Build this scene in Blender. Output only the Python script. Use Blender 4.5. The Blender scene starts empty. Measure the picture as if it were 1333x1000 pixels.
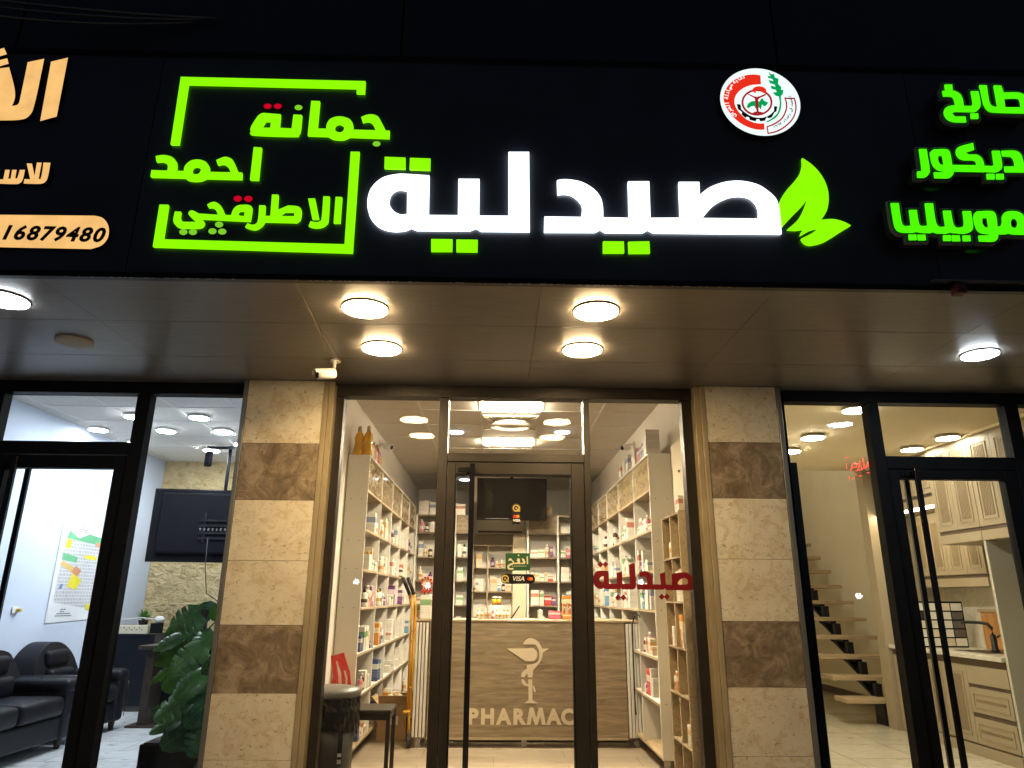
import bpy, bmesh, math, random
from mathutils import Vector, Matrix
from mathutils.geometry import tessellate_polygon
random.seed(7)
S = bpy.context.scene
COL = S.collection

# ------------------------------------------------------------------ camera
CAM = Vector((0.0, -4.7, 1.28))
FPX, YAW, PITCH, ROLL = 909.42, math.radians(1.17439), math.radians(16.9838), math.radians(.42094)
_f = Vector((math.sin(YAW)*math.cos(PITCH), math.cos(YAW)*math.cos(PITCH), math.sin(PITCH)))
_r = Vector((math.cos(YAW), -math.sin(YAW), 0)); _u = _r.cross(_f)
_r, _u = _r*math.cos(ROLL)+_u*math.sin(ROLL), -_r*math.sin(ROLL)+_u*math.cos(ROLL)
cd = bpy.data.cameras.new('camera'); cam = bpy.data.objects.new('camera', cd); COL.objects.link(cam)
cd.sensor_width = 36; cd.lens = FPX/1333*36; cd.clip_start = .05; cd.clip_end = 500
cam.matrix_world = Matrix(((_r.x, _u.x, -_f.x, CAM.x), (_r.y, _u.y, -_f.y, CAM.y), (_r.z, _u.z, -_f.z, CAM.z), (0, 0, 0, 1)))
S.camera = cam

# ------------------------------------------------------------------ night sky, exposure
W = bpy.data.worlds.new('World'); S.world = W; W.use_nodes = True
bgn = W.node_tree.nodes['Background']; bgn.inputs[0].default_value = (.10, .13, .22, 1); bgn.inputs[1].default_value = .2
S.view_settings.view_transform = 'Standard'; S.view_settings.look = 'None'
S.view_settings.exposure = 0; S.view_settings.gamma = 1
S.render.engine = 'CYCLES'
cy = S.cycles
cy.max_bounces = 8; cy.diffuse_bounces = 5; cy.glossy_bounces = 4; cy.transmission_bounces = 4; cy.transparent_max_bounces = 24
cy.caustics_reflective = False; cy.caustics_refractive = False; cy.sample_clamp_indirect = 4
cy.use_denoising = True
try: cy.denoiser = 'OPENIMAGEDENOISE'
except Exception: pass

# ------------------------------------------------------------------ materials
def _nt(name):
    m = bpy.data.materials.new(name); m.use_nodes = True
    t = m.node_tree; return m, t, t.nodes['Principled BSDF']
def N(t, kind, **kw):
    n = t.nodes.new(kind)
    for k, v in kw.items():
        if k in n.inputs: n.inputs[k].default_value = v
        else: setattr(n, k, v)
    return n
def ramp(t, fac, stops, interp='LINEAR'):
    r = t.nodes.new('ShaderNodeValToRGB'); r.color_ramp.interpolation = interp
    while len(r.color_ramp.elements) < len(stops): r.color_ramp.elements.new(.5)
    for e, (p, c) in zip(r.color_ramp.elements, stops):
        e.position = p; e.color = (*c, 1) if len(c) == 3 else c
    t.links.new(fac, r.inputs[0]); return r.outputs[0]
def mixc(t, fac, a, b, mode='MIX'):
    n = t.nodes.new('ShaderNodeMix'); n.data_type = 'RGBA'; n.blend_type = mode
    for i, v in ((0, fac), (6, a), (7, b)):
        if hasattr(v, 'type') and not isinstance(v, (tuple, float, int)): t.links.new(v, n.inputs[i])
        else: n.inputs[i].default_value = v if i == 0 else (*v, 1)
    return n.outputs[2]
RND = [0]
def coords(t, scale=(1, 1, 1), out='Object', loc=(0, 0, 0), rot=(0, 0, 0)):
    c = t.nodes.new('ShaderNodeTexCoord'); m = t.nodes.new('ShaderNodeMapping')
    if RND[0]:   # every slab is cut from another part of the block
        oi = t.nodes.new('ShaderNodeObjectInfo'); mu = t.nodes.new('ShaderNodeMath'); mu.operation = 'MULTIPLY'; mu.inputs[1].default_value = 37.0
        t.links.new(oi.outputs['Random'], mu.inputs[0]); t.links.new(mu.outputs[0], m.inputs['Location'])
    m.inputs['Scale'].default_value = scale; m.inputs['Location'].default_value = loc; m.inputs['Rotation'].default_value = rot
    t.links.new(c.outputs[out], m.inputs[0]); return m.outputs[0]
def noise(t, vec, scale, detail=4, rough=.55, dist=0):
    n = N(t, 'ShaderNodeTexNoise', Scale=scale, Detail=detail, Roughness=rough, Distortion=dist)
    t.links.new(vec, n.inputs['Vector']); return n.outputs['Fac']
def bump(t, p, h, strength=.2, dist=.01):
    b = N(t, 'ShaderNodeBump', Strength=strength, Distance=dist)
    t.links.new(h, b.inputs['Height']); t.links.new(b.outputs[0], p.inputs['Normal'])
_mc = {}
def pm(name, col, rough=.5, metal=0., var=.12, vs=6., bp=0., bs=60., spec=.5, coat=0., sheen=0.):
    if name in _mc: return _mc[name]
    m, t, p = _nt(name)
    v = coords(t); n = noise(t, v, vs)
    lo = tuple(c*(1-var) for c in col); hi = tuple(min(1, c*(1+var)) for c in col)
    t.links.new(ramp(t, n, [(.3, lo), (.7, hi)]), p.inputs['Base Color'])
    r2 = noise(t, v, vs*3.1)
    mr = N(t, 'ShaderNodeMapRange'); t.links.new(r2, mr.inputs[0]); mr.inputs[3].default_value = max(.02, rough-.08); mr.inputs[4].default_value = min(1, rough+.08)
    t.links.new(mr.outputs[0], p.inputs['Roughness'])
    p.inputs['Metallic'].default_value = metal; p.inputs['Specular IOR Level'].default_value = spec
    p.inputs['Coat Weight'].default_value = coat
    if bp: bump(t, p, noise(t, v, bs, 5), bp, .004)
    _mc[name] = m; return m
def em(name, col, s, mottle=0., sc=9.):
    if name in _mc: return _mc[name]
    m, t, p = _nt(name)
    p.inputs['Base Color'].default_value = (*[min(.8, c*.6) for c in col], 1); p.inputs['Roughness'].default_value = .5
    p.inputs['Emission Strength'].default_value = s
    if mottle:
        n = noise(t, coords(t), sc, 6)
        lo = tuple(c*(1-mottle) for c in col)
        t.links.new(ramp(t, n, [(.32, lo), (.6, col)]), p.inputs['Emission Color'])
    else: p.inputs['Emission Color'].default_value = (*col, 1)
    _mc[name] = m; return m

def glass_mat(name, tint=(.97, .985, .98), f0=.035, dirt=.008):
    m, t, p = _nt(name); t.nodes.remove(p)
    out = t.nodes['Material Output']
    tr = N(t, 'ShaderNodeBsdfTransparent'); tr.inputs[0].default_value = (*tint, 1)
    gl = N(t, 'ShaderNodeBsdfGlossy', Roughness=.012); gl.inputs[0].default_value = (1, 1, 1, 1)
    lw = N(t, 'ShaderNodeFresnel', IOR=1.19)
    mx = N(t, 'ShaderNodeMixShader'); t.links.new(lw.outputs[0], mx.inputs[0]); t.links.new(tr.outputs[0], mx.inputs[1]); t.links.new(gl.outputs[0], mx.inputs[2])
    # thin film of dust and wipe marks
    df = N(t, 'ShaderNodeBsdfDiffuse'); df.inputs[0].default_value = (.75, .75, .72, 1)
    v = coords(t, (1, 1, .35)); n = noise(t, v, 14, 8, .7, .6)
    mr = N(t, 'ShaderNodeMapRange'); t.links.new(n, mr.inputs[0]); mr.inputs[1].default_value = .55; mr.inputs[2].default_value = .8; mr.inputs[3].default_value = dirt*.3; mr.inputs[4].default_value = dirt*2.5
    m2 = N(t, 'ShaderNodeMixShader'); t.links.new(mr.outputs[0], m2.inputs[0]); t.links.new(mx.outputs[0], m2.inputs[1]); t.links.new(df.outputs[0], m2.inputs[2])
    t.links.new(m2.outputs[0], out.inputs[0]); return m
GLASS = glass_mat('window glass'); CLEAR = glass_mat('clear acrylic', dirt=.005)

def travertine():
    m, t, p = _nt('cream travertine'); v = coords(t)
    n = noise(t, v, 3.5, 8, .65, .4); n2 = noise(t, coords(t, (1, 1, 1.5)), 34, 5, .7, 1.0)
    c = ramp(t, n, [(.3, (.58, .51, .37)), (.55, (.67, .61, .465)), (.75, (.73, .68, .54))])
    pit = ramp(t, n2, [(.0, (1, 1, 1)), (.585, (1, 1, 1)), (.635, (.55, .44, .30)), (.73, (.22, .15, .08))])
    bl = ramp(t, noise(t, v, 11, 6, .7, .8), [(.5, (1, 1, 1)), (.62, (.80, .70, .54)), (.7, (1, 1, 1))])
    t.links.new(mixc(t, .8, mixc(t, .8, c, pit, 'MULTIPLY'), bl, 'MULTIPLY'), p.inputs['Base Color'])
    p.inputs['Roughness'].default_value = .38; bump(t, p, n2, .12, .003); return m
def emperador():
    m, t, p = _nt('brown veined marble'); v = coords(t)
    n = noise(t, v, 8, 10, .72, 1.2); v2 = noise(t, coords(t, (1, 1, 2.6)), 4, 7, .62, 2.2)
    c = ramp(t, n, [(.34, (.12, .085, .052)), (.48, (.20, .15, .095)), (.58, (.30, .235, .155)), (.74, (.42, .34, .24))])
    ve0 = ramp(t, v2, [(.492, (0, 0, 0)), (.5, (.8, .8, .8)), (.508, (0, 0, 0))]); ve = mixc(t, 1., ve0, ramp(t, noise(t, v, 1.7, 3), [(.5, (0, 0, 0)), (.66, (1, 1, 1))]), 'MULTIPLY')
    t.links.new(mixc(t, ve, c, (.50, .42, .30)), p.inputs['Base Color'])
    p.inputs['Roughness'].default_value = .3; return m
def brushed_panel():
    m, t, p = _nt('bronze composite panel')
    n = noise(t, coords(t, (1.2, 14, 14)), 6, 6, .6); s = noise(t, coords(t, (2, 5, 5)), 5, 12, .75, 1.2)
    c = ramp(t, n, [(.3, (.20, .183, .165)), (.7, (.26, .24, .215))])
    sc = ramp(t, s, [(.58, (0, 0, 0)), (.66, (.25, .25, .25)), (.76, (.6, .6, .6))])
    t.links.new(mixc(t, sc, c, (.42, .36, .28)), p.inputs['Base Color'])
    mr = N(t, 'ShaderNodeMapRange'); t.links.new(s, mr.inputs[0]); mr.inputs[3].default_value = .24; mr.inputs[4].default_value = .48
    t.links.new(mr.outputs[0], p.inputs['Roughness'])
    p.inputs['Metallic'].default_value = .2; bump(t, p, n, .05, .002); return m
def wood(name, dark, light, rot=(0, 0, 0), sc=(1.2, 1.2, 16), rough=.5):
    m, t, p = _nt(name); v = coords(t, sc, rot=rot)
    n = noise(t, v, 2.2, 9, .62, 1.1); n2 = noise(t, v, 9, 6, .7, .3)
    c = ramp(t, n, [(.28, dark), (.5, tuple((a+b)/2 for a, b in zip(dark, light))), (.7, light)])
    f = ramp(t, n2, [(.35, (.78, .78, .78)), (.6, (1, 1, 1))])
    t.links.new(mixc(t, .8, c, f, 'MULTIPLY'), p.inputs['Base Color']); p.inputs['Roughness'].default_value = rough
    bump(t, p, n, .06, .002); return m
def tile_floor(name, base, vein, bw, bh, grout, rough, vsc=(1, 1, 1), offset=.5, vn=3.):
    m, t, p = _nt(name); v = coords(t)
    b = N(t, 'ShaderNodeTexBrick', offset=offset); t.links.new(v, b.inputs[0])
    b.inputs['Scale'].default_value = 1; b.inputs['Brick Width'].default_value = bw; b.inputs['Row Height'].default_value = bh
    b.inputs['Mortar Size'].default_value = .003; b.inputs['Mortar Smooth'].default_value = .1
    b.inputs['Color1'].default_value = (1, 1, 1, 1); b.inputs['Color2'].default_value = (.86, .86, .86, 1); b.inputs['Mortar'].default_value = (*grout, 1)
    n = noise(t, coords(t, vsc), vn, 10, .66, 1.3)
    c = ramp(t, n, [(.3, vein), (.47, base), (.53, tuple(x*.85 for x in base)), (.56, base), (.75, tuple(min(1, x*1.12) for x in base))])
    t.links.new(mixc(t, 1., c, b.outputs[0], 'MULTIPLY'), p.inputs['Base Color'])
    p.inputs['Roughness'].default_value = rough; bump(t, p, b.outputs[1], -.3, .002); return m
def ceiling_tile():
    m, t, p = _nt('speckled ceiling tile'); v = coords(t)
    n = noise(t, v, 110, 3, .85); n2 = noise(t, v, 2.5)
    c = ramp(t, n, [(.42, (.46, .42, .37)), (.5, (.84, .79, .72)), (.58, (.92, .87, .80))])
    t.links.new(mixc(t, .25, c, ramp(t, n2, [(.3, (.62, .58, .52)), (.7, (.75, .71, .65))])), p.inputs['Base Color'])
    p.inputs['Roughness'].default_value = .9; return m
def stone_clad():
    m, t, p = _nt('split stone cladding'); v = coords(t, (1, 1, 1.5))
    n = noise(t, v, 9, 10, .62, .6)
    vo = N(t, 'ShaderNodeTexNoise', Scale=3.5, Detail=6); t.links.new(v, vo.inputs['Vector'])
    c = ramp(t, n, [(.3, (.50, .35, .15)), (.5, (.76, .57, .29)), (.7, (.84, .67, .38))])
    t.links.new(c, p.inputs['Base Color']); p.inputs['Roughness'].default_value = .85; bump(t, p, n, 1., .09); return m
def printed(name, base, c1, c2=(.08, .08, .12), lo=.55, hi=.8, lines=True, rough=.45):
    """card pack or bottle label: a colour band and rows of small print"""
    m, t, p = _nt(name)
    g = t.nodes.new('ShaderNodeTexCoord'); sp = t.nodes.new('ShaderNodeSeparateXYZ'); t.links.new(g.outputs['Generated'], sp.inputs[0])
    def band(a, b):
        x = N(t, 'ShaderNodeMath', operation='GREATER_THAN'); t.links.new(sp.outputs[2], x.inputs[0]); x.inputs[1].default_value = a
        y = N(t, 'ShaderNodeMath', operation='LESS_THAN'); t.links.new(sp.outputs[2], y.inputs[0]); y.inputs[1].default_value = b
        z = N(t, 'ShaderNodeMath', operation='MULTIPLY'); t.links.new(x.outputs[0], z.inputs[0]); t.links.new(y.outputs[0], z.inputs[1]); return z.outputs[0]
    c = mixc(t, band(lo, hi), base, c1)
    if lines:
        b = N(t, 'ShaderNodeTexBrick', offset=.37); mp = t.nodes.new('ShaderNodeMapping'); mp.inputs['Scale'].default_value = (1, 1, 1)
        cx = t.nodes.new('ShaderNodeCombineXYZ'); ad = N(t, 'ShaderNodeMath', operation='ADD')
        t.links.new(sp.outputs[0], ad.inputs[0]); t.links.new(sp.outputs[1], ad.inputs[1]); t.links.new(ad.outputs[0], cx.inputs[0]); t.links.new(sp.outputs[2], cx.inputs[1])
        t.links.new(cx.outputs[0], b.inputs[0]); b.inputs['Scale'].default_value = 1
        b.inputs['Brick Width'].default_value = .23; b.inputs['Row Height'].default_value = .07; b.inputs['Mortar Size'].default_value = .024; b.inputs['Mortar Smooth'].default_value = 0
        b.inputs['Color1'].default_value = (1, 1, 1, 1); b.inputs['Color2'].default_value = (.3, .3, .3, 1); b.inputs['Mortar'].default_value = (0, 0, 0, 1)
        w = N(t, 'ShaderNodeMath', operation='MULTIPLY'); t.links.new(b.outputs[0], w.inputs[0]); t.links.new(band(.18, lo-.05), w.inputs[1])
        w2 = N(t, 'ShaderNodeMath', operation='MULTIPLY'); t.links.new(w.outputs[0], w2.inputs[0]); w2.inputs[1].default_value = .55
        c = mixc(t, w2.outputs[0], c, c2)
    t.links.new(c, p.inputs['Base Color']); p.inputs['Roughness'].default_value = rough; return m

RND[0] = 1; TRAV, EMP = travertine(), emperador(); RND[0] = 0
M = dict(
 trav=TRAV, emp=EMP, soffit=brushed_panel(), tile=ceiling_tile(), stone=stone_clad(),
 fascia=pm('black glossy fascia', (.034, .036, .044), .32, 0, .25, 3, spec=.5),
 darkwall=pm('dark cladding', (.006, .006, .008), .5, 0, .3, 2),
 bronze=pm('dark bronze frame', (.026, .021, .016), .40, .15, .2, 9, spec=.3),
 black=pm('black powder coat', (.010, .011, .013), .5, 0, .2, 8, spec=.06),
 gloss=pm('gloss black', (.008, .008, .009), .15, .0, .1, 8),
 tvback=pm('black tv plastic', (.006, .006, .008), .55, 0, .15, 8, spec=.03),
 screen=pm('tv screen', (.006, .005, .004), .12, 0, .1, 5, spec=.2),
 trim=pm('beige aluminium trim', (.42, .34, .20), .35, .35, .12, 4),
 trimgrey=pm('grey aluminium trim', (.20, .20, .18), .4, .5, .12, 4),
 white=pm('white melamine', (.76, .74, .69), .42, 0, .03, 3),
 wall=pm('painted wall', (.76, .72, .66), .8, 0, .03, 1.5, .08, 90),
 wallwhite=pm('white painted wall', (.56, .62, .73), .75, 0, .03, 1.5, .06, 90),
 wallcream=pm('cream painted wall', (.70, .62, .46), .75, 0, .04, 1.5, .06, 90),
 ceilcream=pm('cream ceiling', (.76, .66, .46), .8, 0, .05, 1),
 oak=wood('oak board', (.14, .10, .058), (.35, .275, .18), sc=(1.0, 1.0, 11)),
 oakedge=wood('oak edge', (.34, .26, .16), (.52, .42, .28)),
 oaky=wood('sonoma oak along depth', (.30, .22, .12), (.46, .35, .20), sc=(16, 1.2, 16)),
 stairwood=wood('stair tread oak', (.32, .22, .12), (.50, .38, .23), sc=(1.2, 14, 14)),
 cab=pm('taupe lacquered cabinet', (.34, .275, .185), .42, 0, .05, 3),
 cabin=pm('taupe cabinet inset', (.27, .205, .125), .5, 0, .05, 3),
 darkgap=pm('shadow gap channel', (.10, .07, .045), .6),
 greypanel=pm('pale grey green panel', (.46, .44, .35), .35, 0, .05, 2),
 marbletop=tile_floor('cream stone worktop', (.66, .62, .52), (.5, .42, .30), 9, 9, (.5, .5, .45), .2, (1, 1, 1)),
 chrome=pm('steel', (.55, .55, .55), .25, 1, .05),
 blacksteel=pm('black steel', (.02, .019, .018), .4, .6, .1),
 leather=pm('black leather', (.010, .010, .014), .42, 0, .2, 5, .25, 120, spec=.13),
 navy=pm('dark navy board', (.008, .009, .015), .4, 0, .15, 4, spec=.15),
 brownslab=pm('brown stone slab', (.045, .034, .028), .5, 0, .3, 12, spec=.2),
 leaf=pm('monstera leaf', (.075, .19, .065), .28, 0, .45, 9),
 leaf2=pm('young green leaf', (.10, .25, .035), .35, 0, .3, 9),
 stem=pm('plant stem', (.06, .10, .03), .6), soil=pm('soil', (.03, .02, .015), .9),
 card=pm('brown cardboard', (.34, .22, .11), .75, 0, .1, 8),
 red=pm('red plastic', (.42, .016, .012), .28, 0, .08, 6),
 binmat=pm('grey plastic bin', (.055, .052, .045), .42, 0, .12, 6), lid=pm('light grey plastic', (.15, .145, .13), .4, 0, .08, 6),
 bag=pm('black bin liner', (.007, .007, .007), .42, 0, .1, 20, spec=.25),
 stool=pm('dark brown plastic', (.028, .02, .014), .35, 0, .1, 8),
 yellow=pm('yellow painted tube', (.62, .32, .02), .35), grip=pm('black rubber grip', (.012, .012, .012), .7),
 rubber=pm('rubber', (.02, .02, .02), .8), paper=pm('paper', (.72, .72, .74), .7, 0, .04, 4, .15, 14),
 pfloor=tile_floor('wood look floor tile', (.42, .35, .26), (.24, .19, .135), 1.2, .3, (.30, .26, .2), .28, (1, 5, 1), vn=2.2),
 lfloor=tile_floor('white marble floor', (.74, .76, .78), (.34, .38, .42), .8, .4, (.42, .43, .44), .16, (1.2, 3, 1)),
 rfloor=tile_floor('beige marble floor', (.58, .52, .40), (.34, .28, .19), .6, .6, (.36, .31, .23), .16, (1, 2.6, 1), 0.),
 pave=tile_floor('grey paving', (.22, .21, .20), (.14, .13, .12), .4, .4, (.08, .08, .08), .6, offset=0.),
 asphalt=pm('asphalt', (.05, .05, .05), .85, 0, .2, 30, .4, 80),
 lampring=pm('lamp rim', (.30, .27, .20), .4, .3), offlamp=pm('unlit lamp cover', (.52, .45, .34), .5),
)
# light colours
E_ = dict(
 white=em('white lit letter face', (.93, .98, 1.), 2.2), green=em('green lit letter face', (.262, 1., .0), 1.12, .12, 7),
 greendim=em('dim green lit dot', (.20, .62, .02), 1.), redd=em('red lit dot', (.58, .0, .016), 1.),
 green2=em('deep green lit letter face', (.075, 1., .0), 1.12, .1, 8),
 amber=em('warm lit letter face', (1., .57, .19), 1.0, .18, 8), redrefl=em('red reflection glow', (1., .10, .07), 1.5),
 warm=em('warm lamp', (1., .70, .36), 200), cool=em('cool lamp', (.82, .92, 1.), 75), coold=em('dimmer cool shop lamp', (.86, .93, 1.), 90), coolc=em('cool shop lamp', (.86, .93, 1.), 255),
 yel=em('yellow lamp', (1., .66, .20), 2.6), down=em('cool reflection spot', (.86, .93, 1.), 8), trof=em('troffer light', (1., .81, .56), 440), beige=em('neutral lamp', (1., .91, .70), 250),
 beige2=em('dimmer neutral lamp', (1., .91, .70), 55), strip=em('led strip', (1., .84, .54), 45))

# ------------------------------------------------------------------ mesh helpers
class MB:
    def __init__(s): s.bm = bmesh.new()
    def _mi(s, faces, mi):
        for f in faces: f.material_index = mi
    def box(s, x0, x1, y0, y1, z0, z1, bv=0, seg=1, mi=0):
        r = bmesh.ops.create_cube(s.bm, size=1)
        for v in r['verts']:
            v.co = Vector(((x0+x1)/2+v.co.x*(x1-x0), (y0+y1)/2+v.co.y*(y1-y0), (z0+z1)/2+v.co.z*(z1-z0)))
        fs = set(f for v in r['verts'] for f in v.link_faces); s._mi(fs, mi)
        if bv:
            es = set(e for v in r['verts'] for e in v.link_edges)
            rr = bmesh.ops.bevel(s.bm, geom=list(es), offset=bv, segments=seg, profile=.5, affect='EDGES')
            s._mi(rr['faces'], mi)
        return s
    def lathe(s, cx, cy, prof, seg=24, sx=1, sy=1, mi=0, cap=True):
        rings = []
        for r, z in prof:
            rings.append([s.bm.verts.new((cx+sx*r*math.cos(2*math.pi*k/seg), cy+sy*r*math.sin(2*math.pi*k/seg), z)) for k in range(seg)])
        for a, b in zip(rings, rings[1:]):
            for k in range(seg):
                f = s.bm.faces.new((a[k], a[(k+1) % seg], b[(k+1) % seg], b[k])); f.smooth = True; f.material_index = mi
        if cap:
            for rg, fl in ((rings[0], 1), (rings[-1], 0)):
                f = s.bm.faces.new(rg[::-1] if fl else rg); f.material_index = mi
        return s
    def tube(s, pts, r, seg=8, mi=0):
        pts = [Vector(p) for p in pts]; rings = []
        for i, p in enumerate(pts):
            d = (pts[min(i+1, len(pts)-1)]-pts[max(i-1, 0)]).normalized()
            a = d.cross(Vector((0, 0, 1)))
            if a.length < .05: a = d.cross(Vector((0, 1, 0)))
            a.normalize(); b = d.cross(a)
            rr = r[i] if isinstance(r, (list, tuple)) else r
            rings.append([s.bm.verts.new(p+a*rr*math.cos(2*math.pi*k/seg)+b*rr*math.sin(2*math.pi*k/seg)) for k in range(seg)])
        for a, b in zip(rings, rings[1:]):
            for k in range(seg):
                f = s.bm.faces.new((a[k], a[(k+1) % seg], b[(k+1) % seg], b[k])); f.smooth = seg > 5; f.material_index = mi
        s.bm.faces.new(rings[0][::-1]); s.bm.faces.new(rings[-1]); return s
    def prism(s, loops, to3, depth, mi=0, side=None):
        """loops: outer + holes of (u,v); to3(u,v,d) gives the point at depth d; faces at d=0 and d=depth"""
        tri = tessellate_polygon([[Vector((u, v, 0)) for u, v in lp] for lp in loops])
        flat = [p for lp in loops for p in lp]
        A = [s.bm.verts.new(to3(u, v, 0)) for u, v in flat]; B = [s.bm.verts.new(to3(u, v, depth)) for u, v in flat]
        side = mi if side is None else side
        for a, b, c in tri:
            for V3, o in ((A, 1), (B, -1)):
                try:
                    f = s.bm.faces.new((V3[a], V3[b], V3[c])[::o]); f.material_index = mi if V3 is A else side
                except ValueError: pass
        k = 0
        for lp in loops:
            n = len(lp)
            for i in range(n):
                a, b = k+i, k+(i+1) % n
                try: f = s.bm.faces.new((A[a], B[a], B[b], A[b])); f.material_index = side
                except ValueError: pass
            k += n
        return s
    def ball(s, c, r, seg=12, sx=1, sy=1, sz=1, mi=0):
        rr = bmesh.ops.create_uvsphere(s.bm, u_segments=seg, v_segments=max(6, seg//2+2), radius=r)
        for v in rr['verts']: v.co = Vector((c[0]+v.co.x*sx, c[1]+v.co.y*sy, c[2]+v.co.z*sz))
        for f in set(f for v in rr['verts'] for f in v.link_faces): f.smooth = True; f.material_index = mi
        return s
    def rot(s, ang, axis, center):
        bmesh.ops.rotate(s.bm, verts=s.bm.verts, cent=Vector(center), matrix=Matrix.Rotation(ang, 3, axis)); return s

ORG = {}
def link(o): COL.objects.link(o); return o
def thing(name, label, cat, loc=(0, 0, 0), group=None):
    o = bpy.data.objects.new(name, None); o.empty_display_size = .05; link(o); o.location = loc
    o['label'] = label; o['category'] = cat
    if group: o['group'] = group
    ORG[o.name] = Vector(loc); return o
def part(name, mb, mats, parent=None, label=None, smooth=False):
    """world-space mesh, linked as ONE object; child of parent (thing or part)"""
    org = ORG[parent.name] if parent else Vector((0, 0, 0))
    bm = mb.bm if isinstance(mb, MB) else mb
    bmesh.ops.recalc_face_normals(bm, faces=bm.faces)
    for v in bm.verts: v.co -= org
    me = bpy.data.meshes.new(name); bm.to_mesh(me); bm.free()
    for m in (mats if isinstance(mats, (list, tuple)) else [mats]): me.materials.append(m)
    if smooth:
        for p in me.polygons: p.use_smooth = True
    o = bpy.data.objects.new(name, me); link(o)
    if parent: o.parent = parent
    ORG[o.name] = org
    if label: o['label'] = label
    return o
def solo(name, mb, mats, label, cat, org=None, group=None, smooth=False):
    bm = mb.bm
    if org is None:
        xs = [v.co.x for v in bm.verts]; ys = [v.co.y for v in bm.verts]; zs = [v.co.z for v in bm.verts]
        org = ((min(xs)+max(xs))/2, (min(ys)+max(ys))/2, min(zs))
    for v in bm.verts: v.co -= Vector(org)
    o = part(name, mb, mats, None, None, smooth); o.location = org; ORG[o.name] = Vector(org)
    o['label'] = label; o['category'] = cat
    if group: o['group'] = group
    return o
def struct(name, mb, mats):
    o = part(name, mb, mats); o['kind'] = 'structure'; return o
def box(*a, **k): return MB().box(*a, **k)
def copy_tree(o, dx):
    c = o.copy(); link(c); c.location = o.location+Vector(dx); ORG[c.name] = Vector(c.location)
    for ch in list(o.children):
        d = ch.copy(); link(d); d.parent = c
        for g in list(ch.children):
            e = g.copy(); link(e); e.parent = d
    return c
def ray(px, py): return _f*FPX+_r*(px-666.5)-_u*(py-500)
def atY(px, py, y):
    d = ray(px, py); t = (y-CAM.y)/d.y; return CAM.x+d.x*t, CAM.z+d.z*t
def atZ(px, py, z):
    d = ray(px, py); t = (z-CAM.z)/d.z; return CAM.x+d.x*t, CAM.y+d.y*t
def smooth_loop(pts, n=5):
    """points (x,y) are corners, (x,y,1) lie on a curve: Catmull-Rom through the curve points"""
    out = []; L = len(pts)
    for i in range(L):
        p1, p2 = pts[i], pts[(i+1) % L]
        out.append((p1[0], p1[1]))
        if len(p1) < 3 and len(p2) < 3: continue
        p0 = pts[i-1] if len(p1) > 2 else p1; p3 = pts[(i+2) % L] if len(p2) > 2 else p2
        for k in range(1, n):
            t = k/n; q = []
            for a in (0, 1):
                q.append(.5*(2*p1[a]+(p2[a]-p0[a])*t+(2*p0[a]-5*p1[a]+4*p2[a]-p3[a])*t*t+(3*p1[a]-p0[a]-3*p2[a]+p3[a])*t**3))
            out.append(tuple(q))
    return out
def text_mesh(body, size, to3, depth=.002, align='CENTER', off=0., shear=0., sx=1., space=1., res=3):
    cu = bpy.data.curves.new('t', 'FONT'); cu.body = body; cu.size = size; cu.align_x = align; cu.offset = off; cu.shear = shear
    cu.resolution_u = res; cu.extrude = depth/2; cu.space_character = space
    o = bpy.data.objects.new('t', cu); COL.objects.link(o)
    me = bpy.data.meshes.new_from_object(o.evaluated_get(bpy.context.evaluated_depsgraph_get()))
    COL.objects.unlink(o); bpy.data.objects.remove(o)
    mb = MB(); mb.bm.from_mesh(me); bpy.data.meshes.remove(me)
    for v in mb.bm.verts: v.co = Vector(to3(v.co.x*sx, v.co.y, v.co.z-depth/2))
    return mb

# ================================================================== setting
struct('street', box(-60, 60, -60, -8, -.30, -.18), M['asphalt'])
struct('pavement', box(-30, 30, -8, -.13, -.30, -.05), M['pave'])
for a, b in ((-30, -3.0), (3.8, 30)): pass

# canopy soffit of composite panels with open joints (surface pattern of one slab)
sb = MB(); ZS = 2.684
ys = [-1.735, -1.173, -.597, .02]; xs = [-8.5, -5.4, -3.3, -2.14, -.98, .199, 1.31, 2.56, 3.8, 6, 8.5]
for a, b in zip(ys, ys[1:]):
    for c, d in zip(xs, xs[1:]): sb.box(c+.0012, d-.0012, a+.0022, b-.0022, ZS, ZS+.012)
struct('soffit', sb, M['soffit'])
struct('soffit_slab', box(-8.5, 8.5, -1.70, -.001, ZS+.014, ZS+.25), M['darkwall'])

# fascia above, one panel per shop, and the dark clad storey over it
def fascia(x0, x1, label):
    t = thing('fascia_panel', label, 'fascia', ((x0+x1)/2, -1.72, ZS-.012))
    part('panel', box(x0+.002, x1-.002, -1.742, -1.70, ZS-.010, 3.92), M['fascia'], t)
    part('bottom_trim', box(x0+.002, x1-.002, -1.746, -1.744+.004, ZS-.014, ZS+.012), M['black'], t)
    part('top_trim', box(x0+.002, x1-.002, -1.752, -1.7425, 3.905, 3.93), M['black'], t)
fascia(-1.72, 2.08, 'wide black sign panel behind the white and green pharmacy lettering')
fascia(-8.5, -1.72, 'black sign panel behind the warm yellow lettering at the left')
fascia(2.08, 8.5, 'black sign panel behind the three green words at the right')
up = MB()
for a, b in zip([-8.5, -4.7, -2.6, -.55, 1.5, 3.55, 5.6], [-4.7, -2.6, -.55, 1.5, 3.55, 5.6, 8.5]):
    for c, d in ((3.96, 5.1), (5.1, 6.6), (6.6, 9.)):
        up.box(a+.006, b-.006, -1.60, -1.5, c+.006, d-.006)
t = thing('upper_facade', 'almost black panelled upper storey wall above all the signs', 'facade', (0, -1.55, 3.95))
part('cladding', up, M['darkwall'], t)
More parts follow.
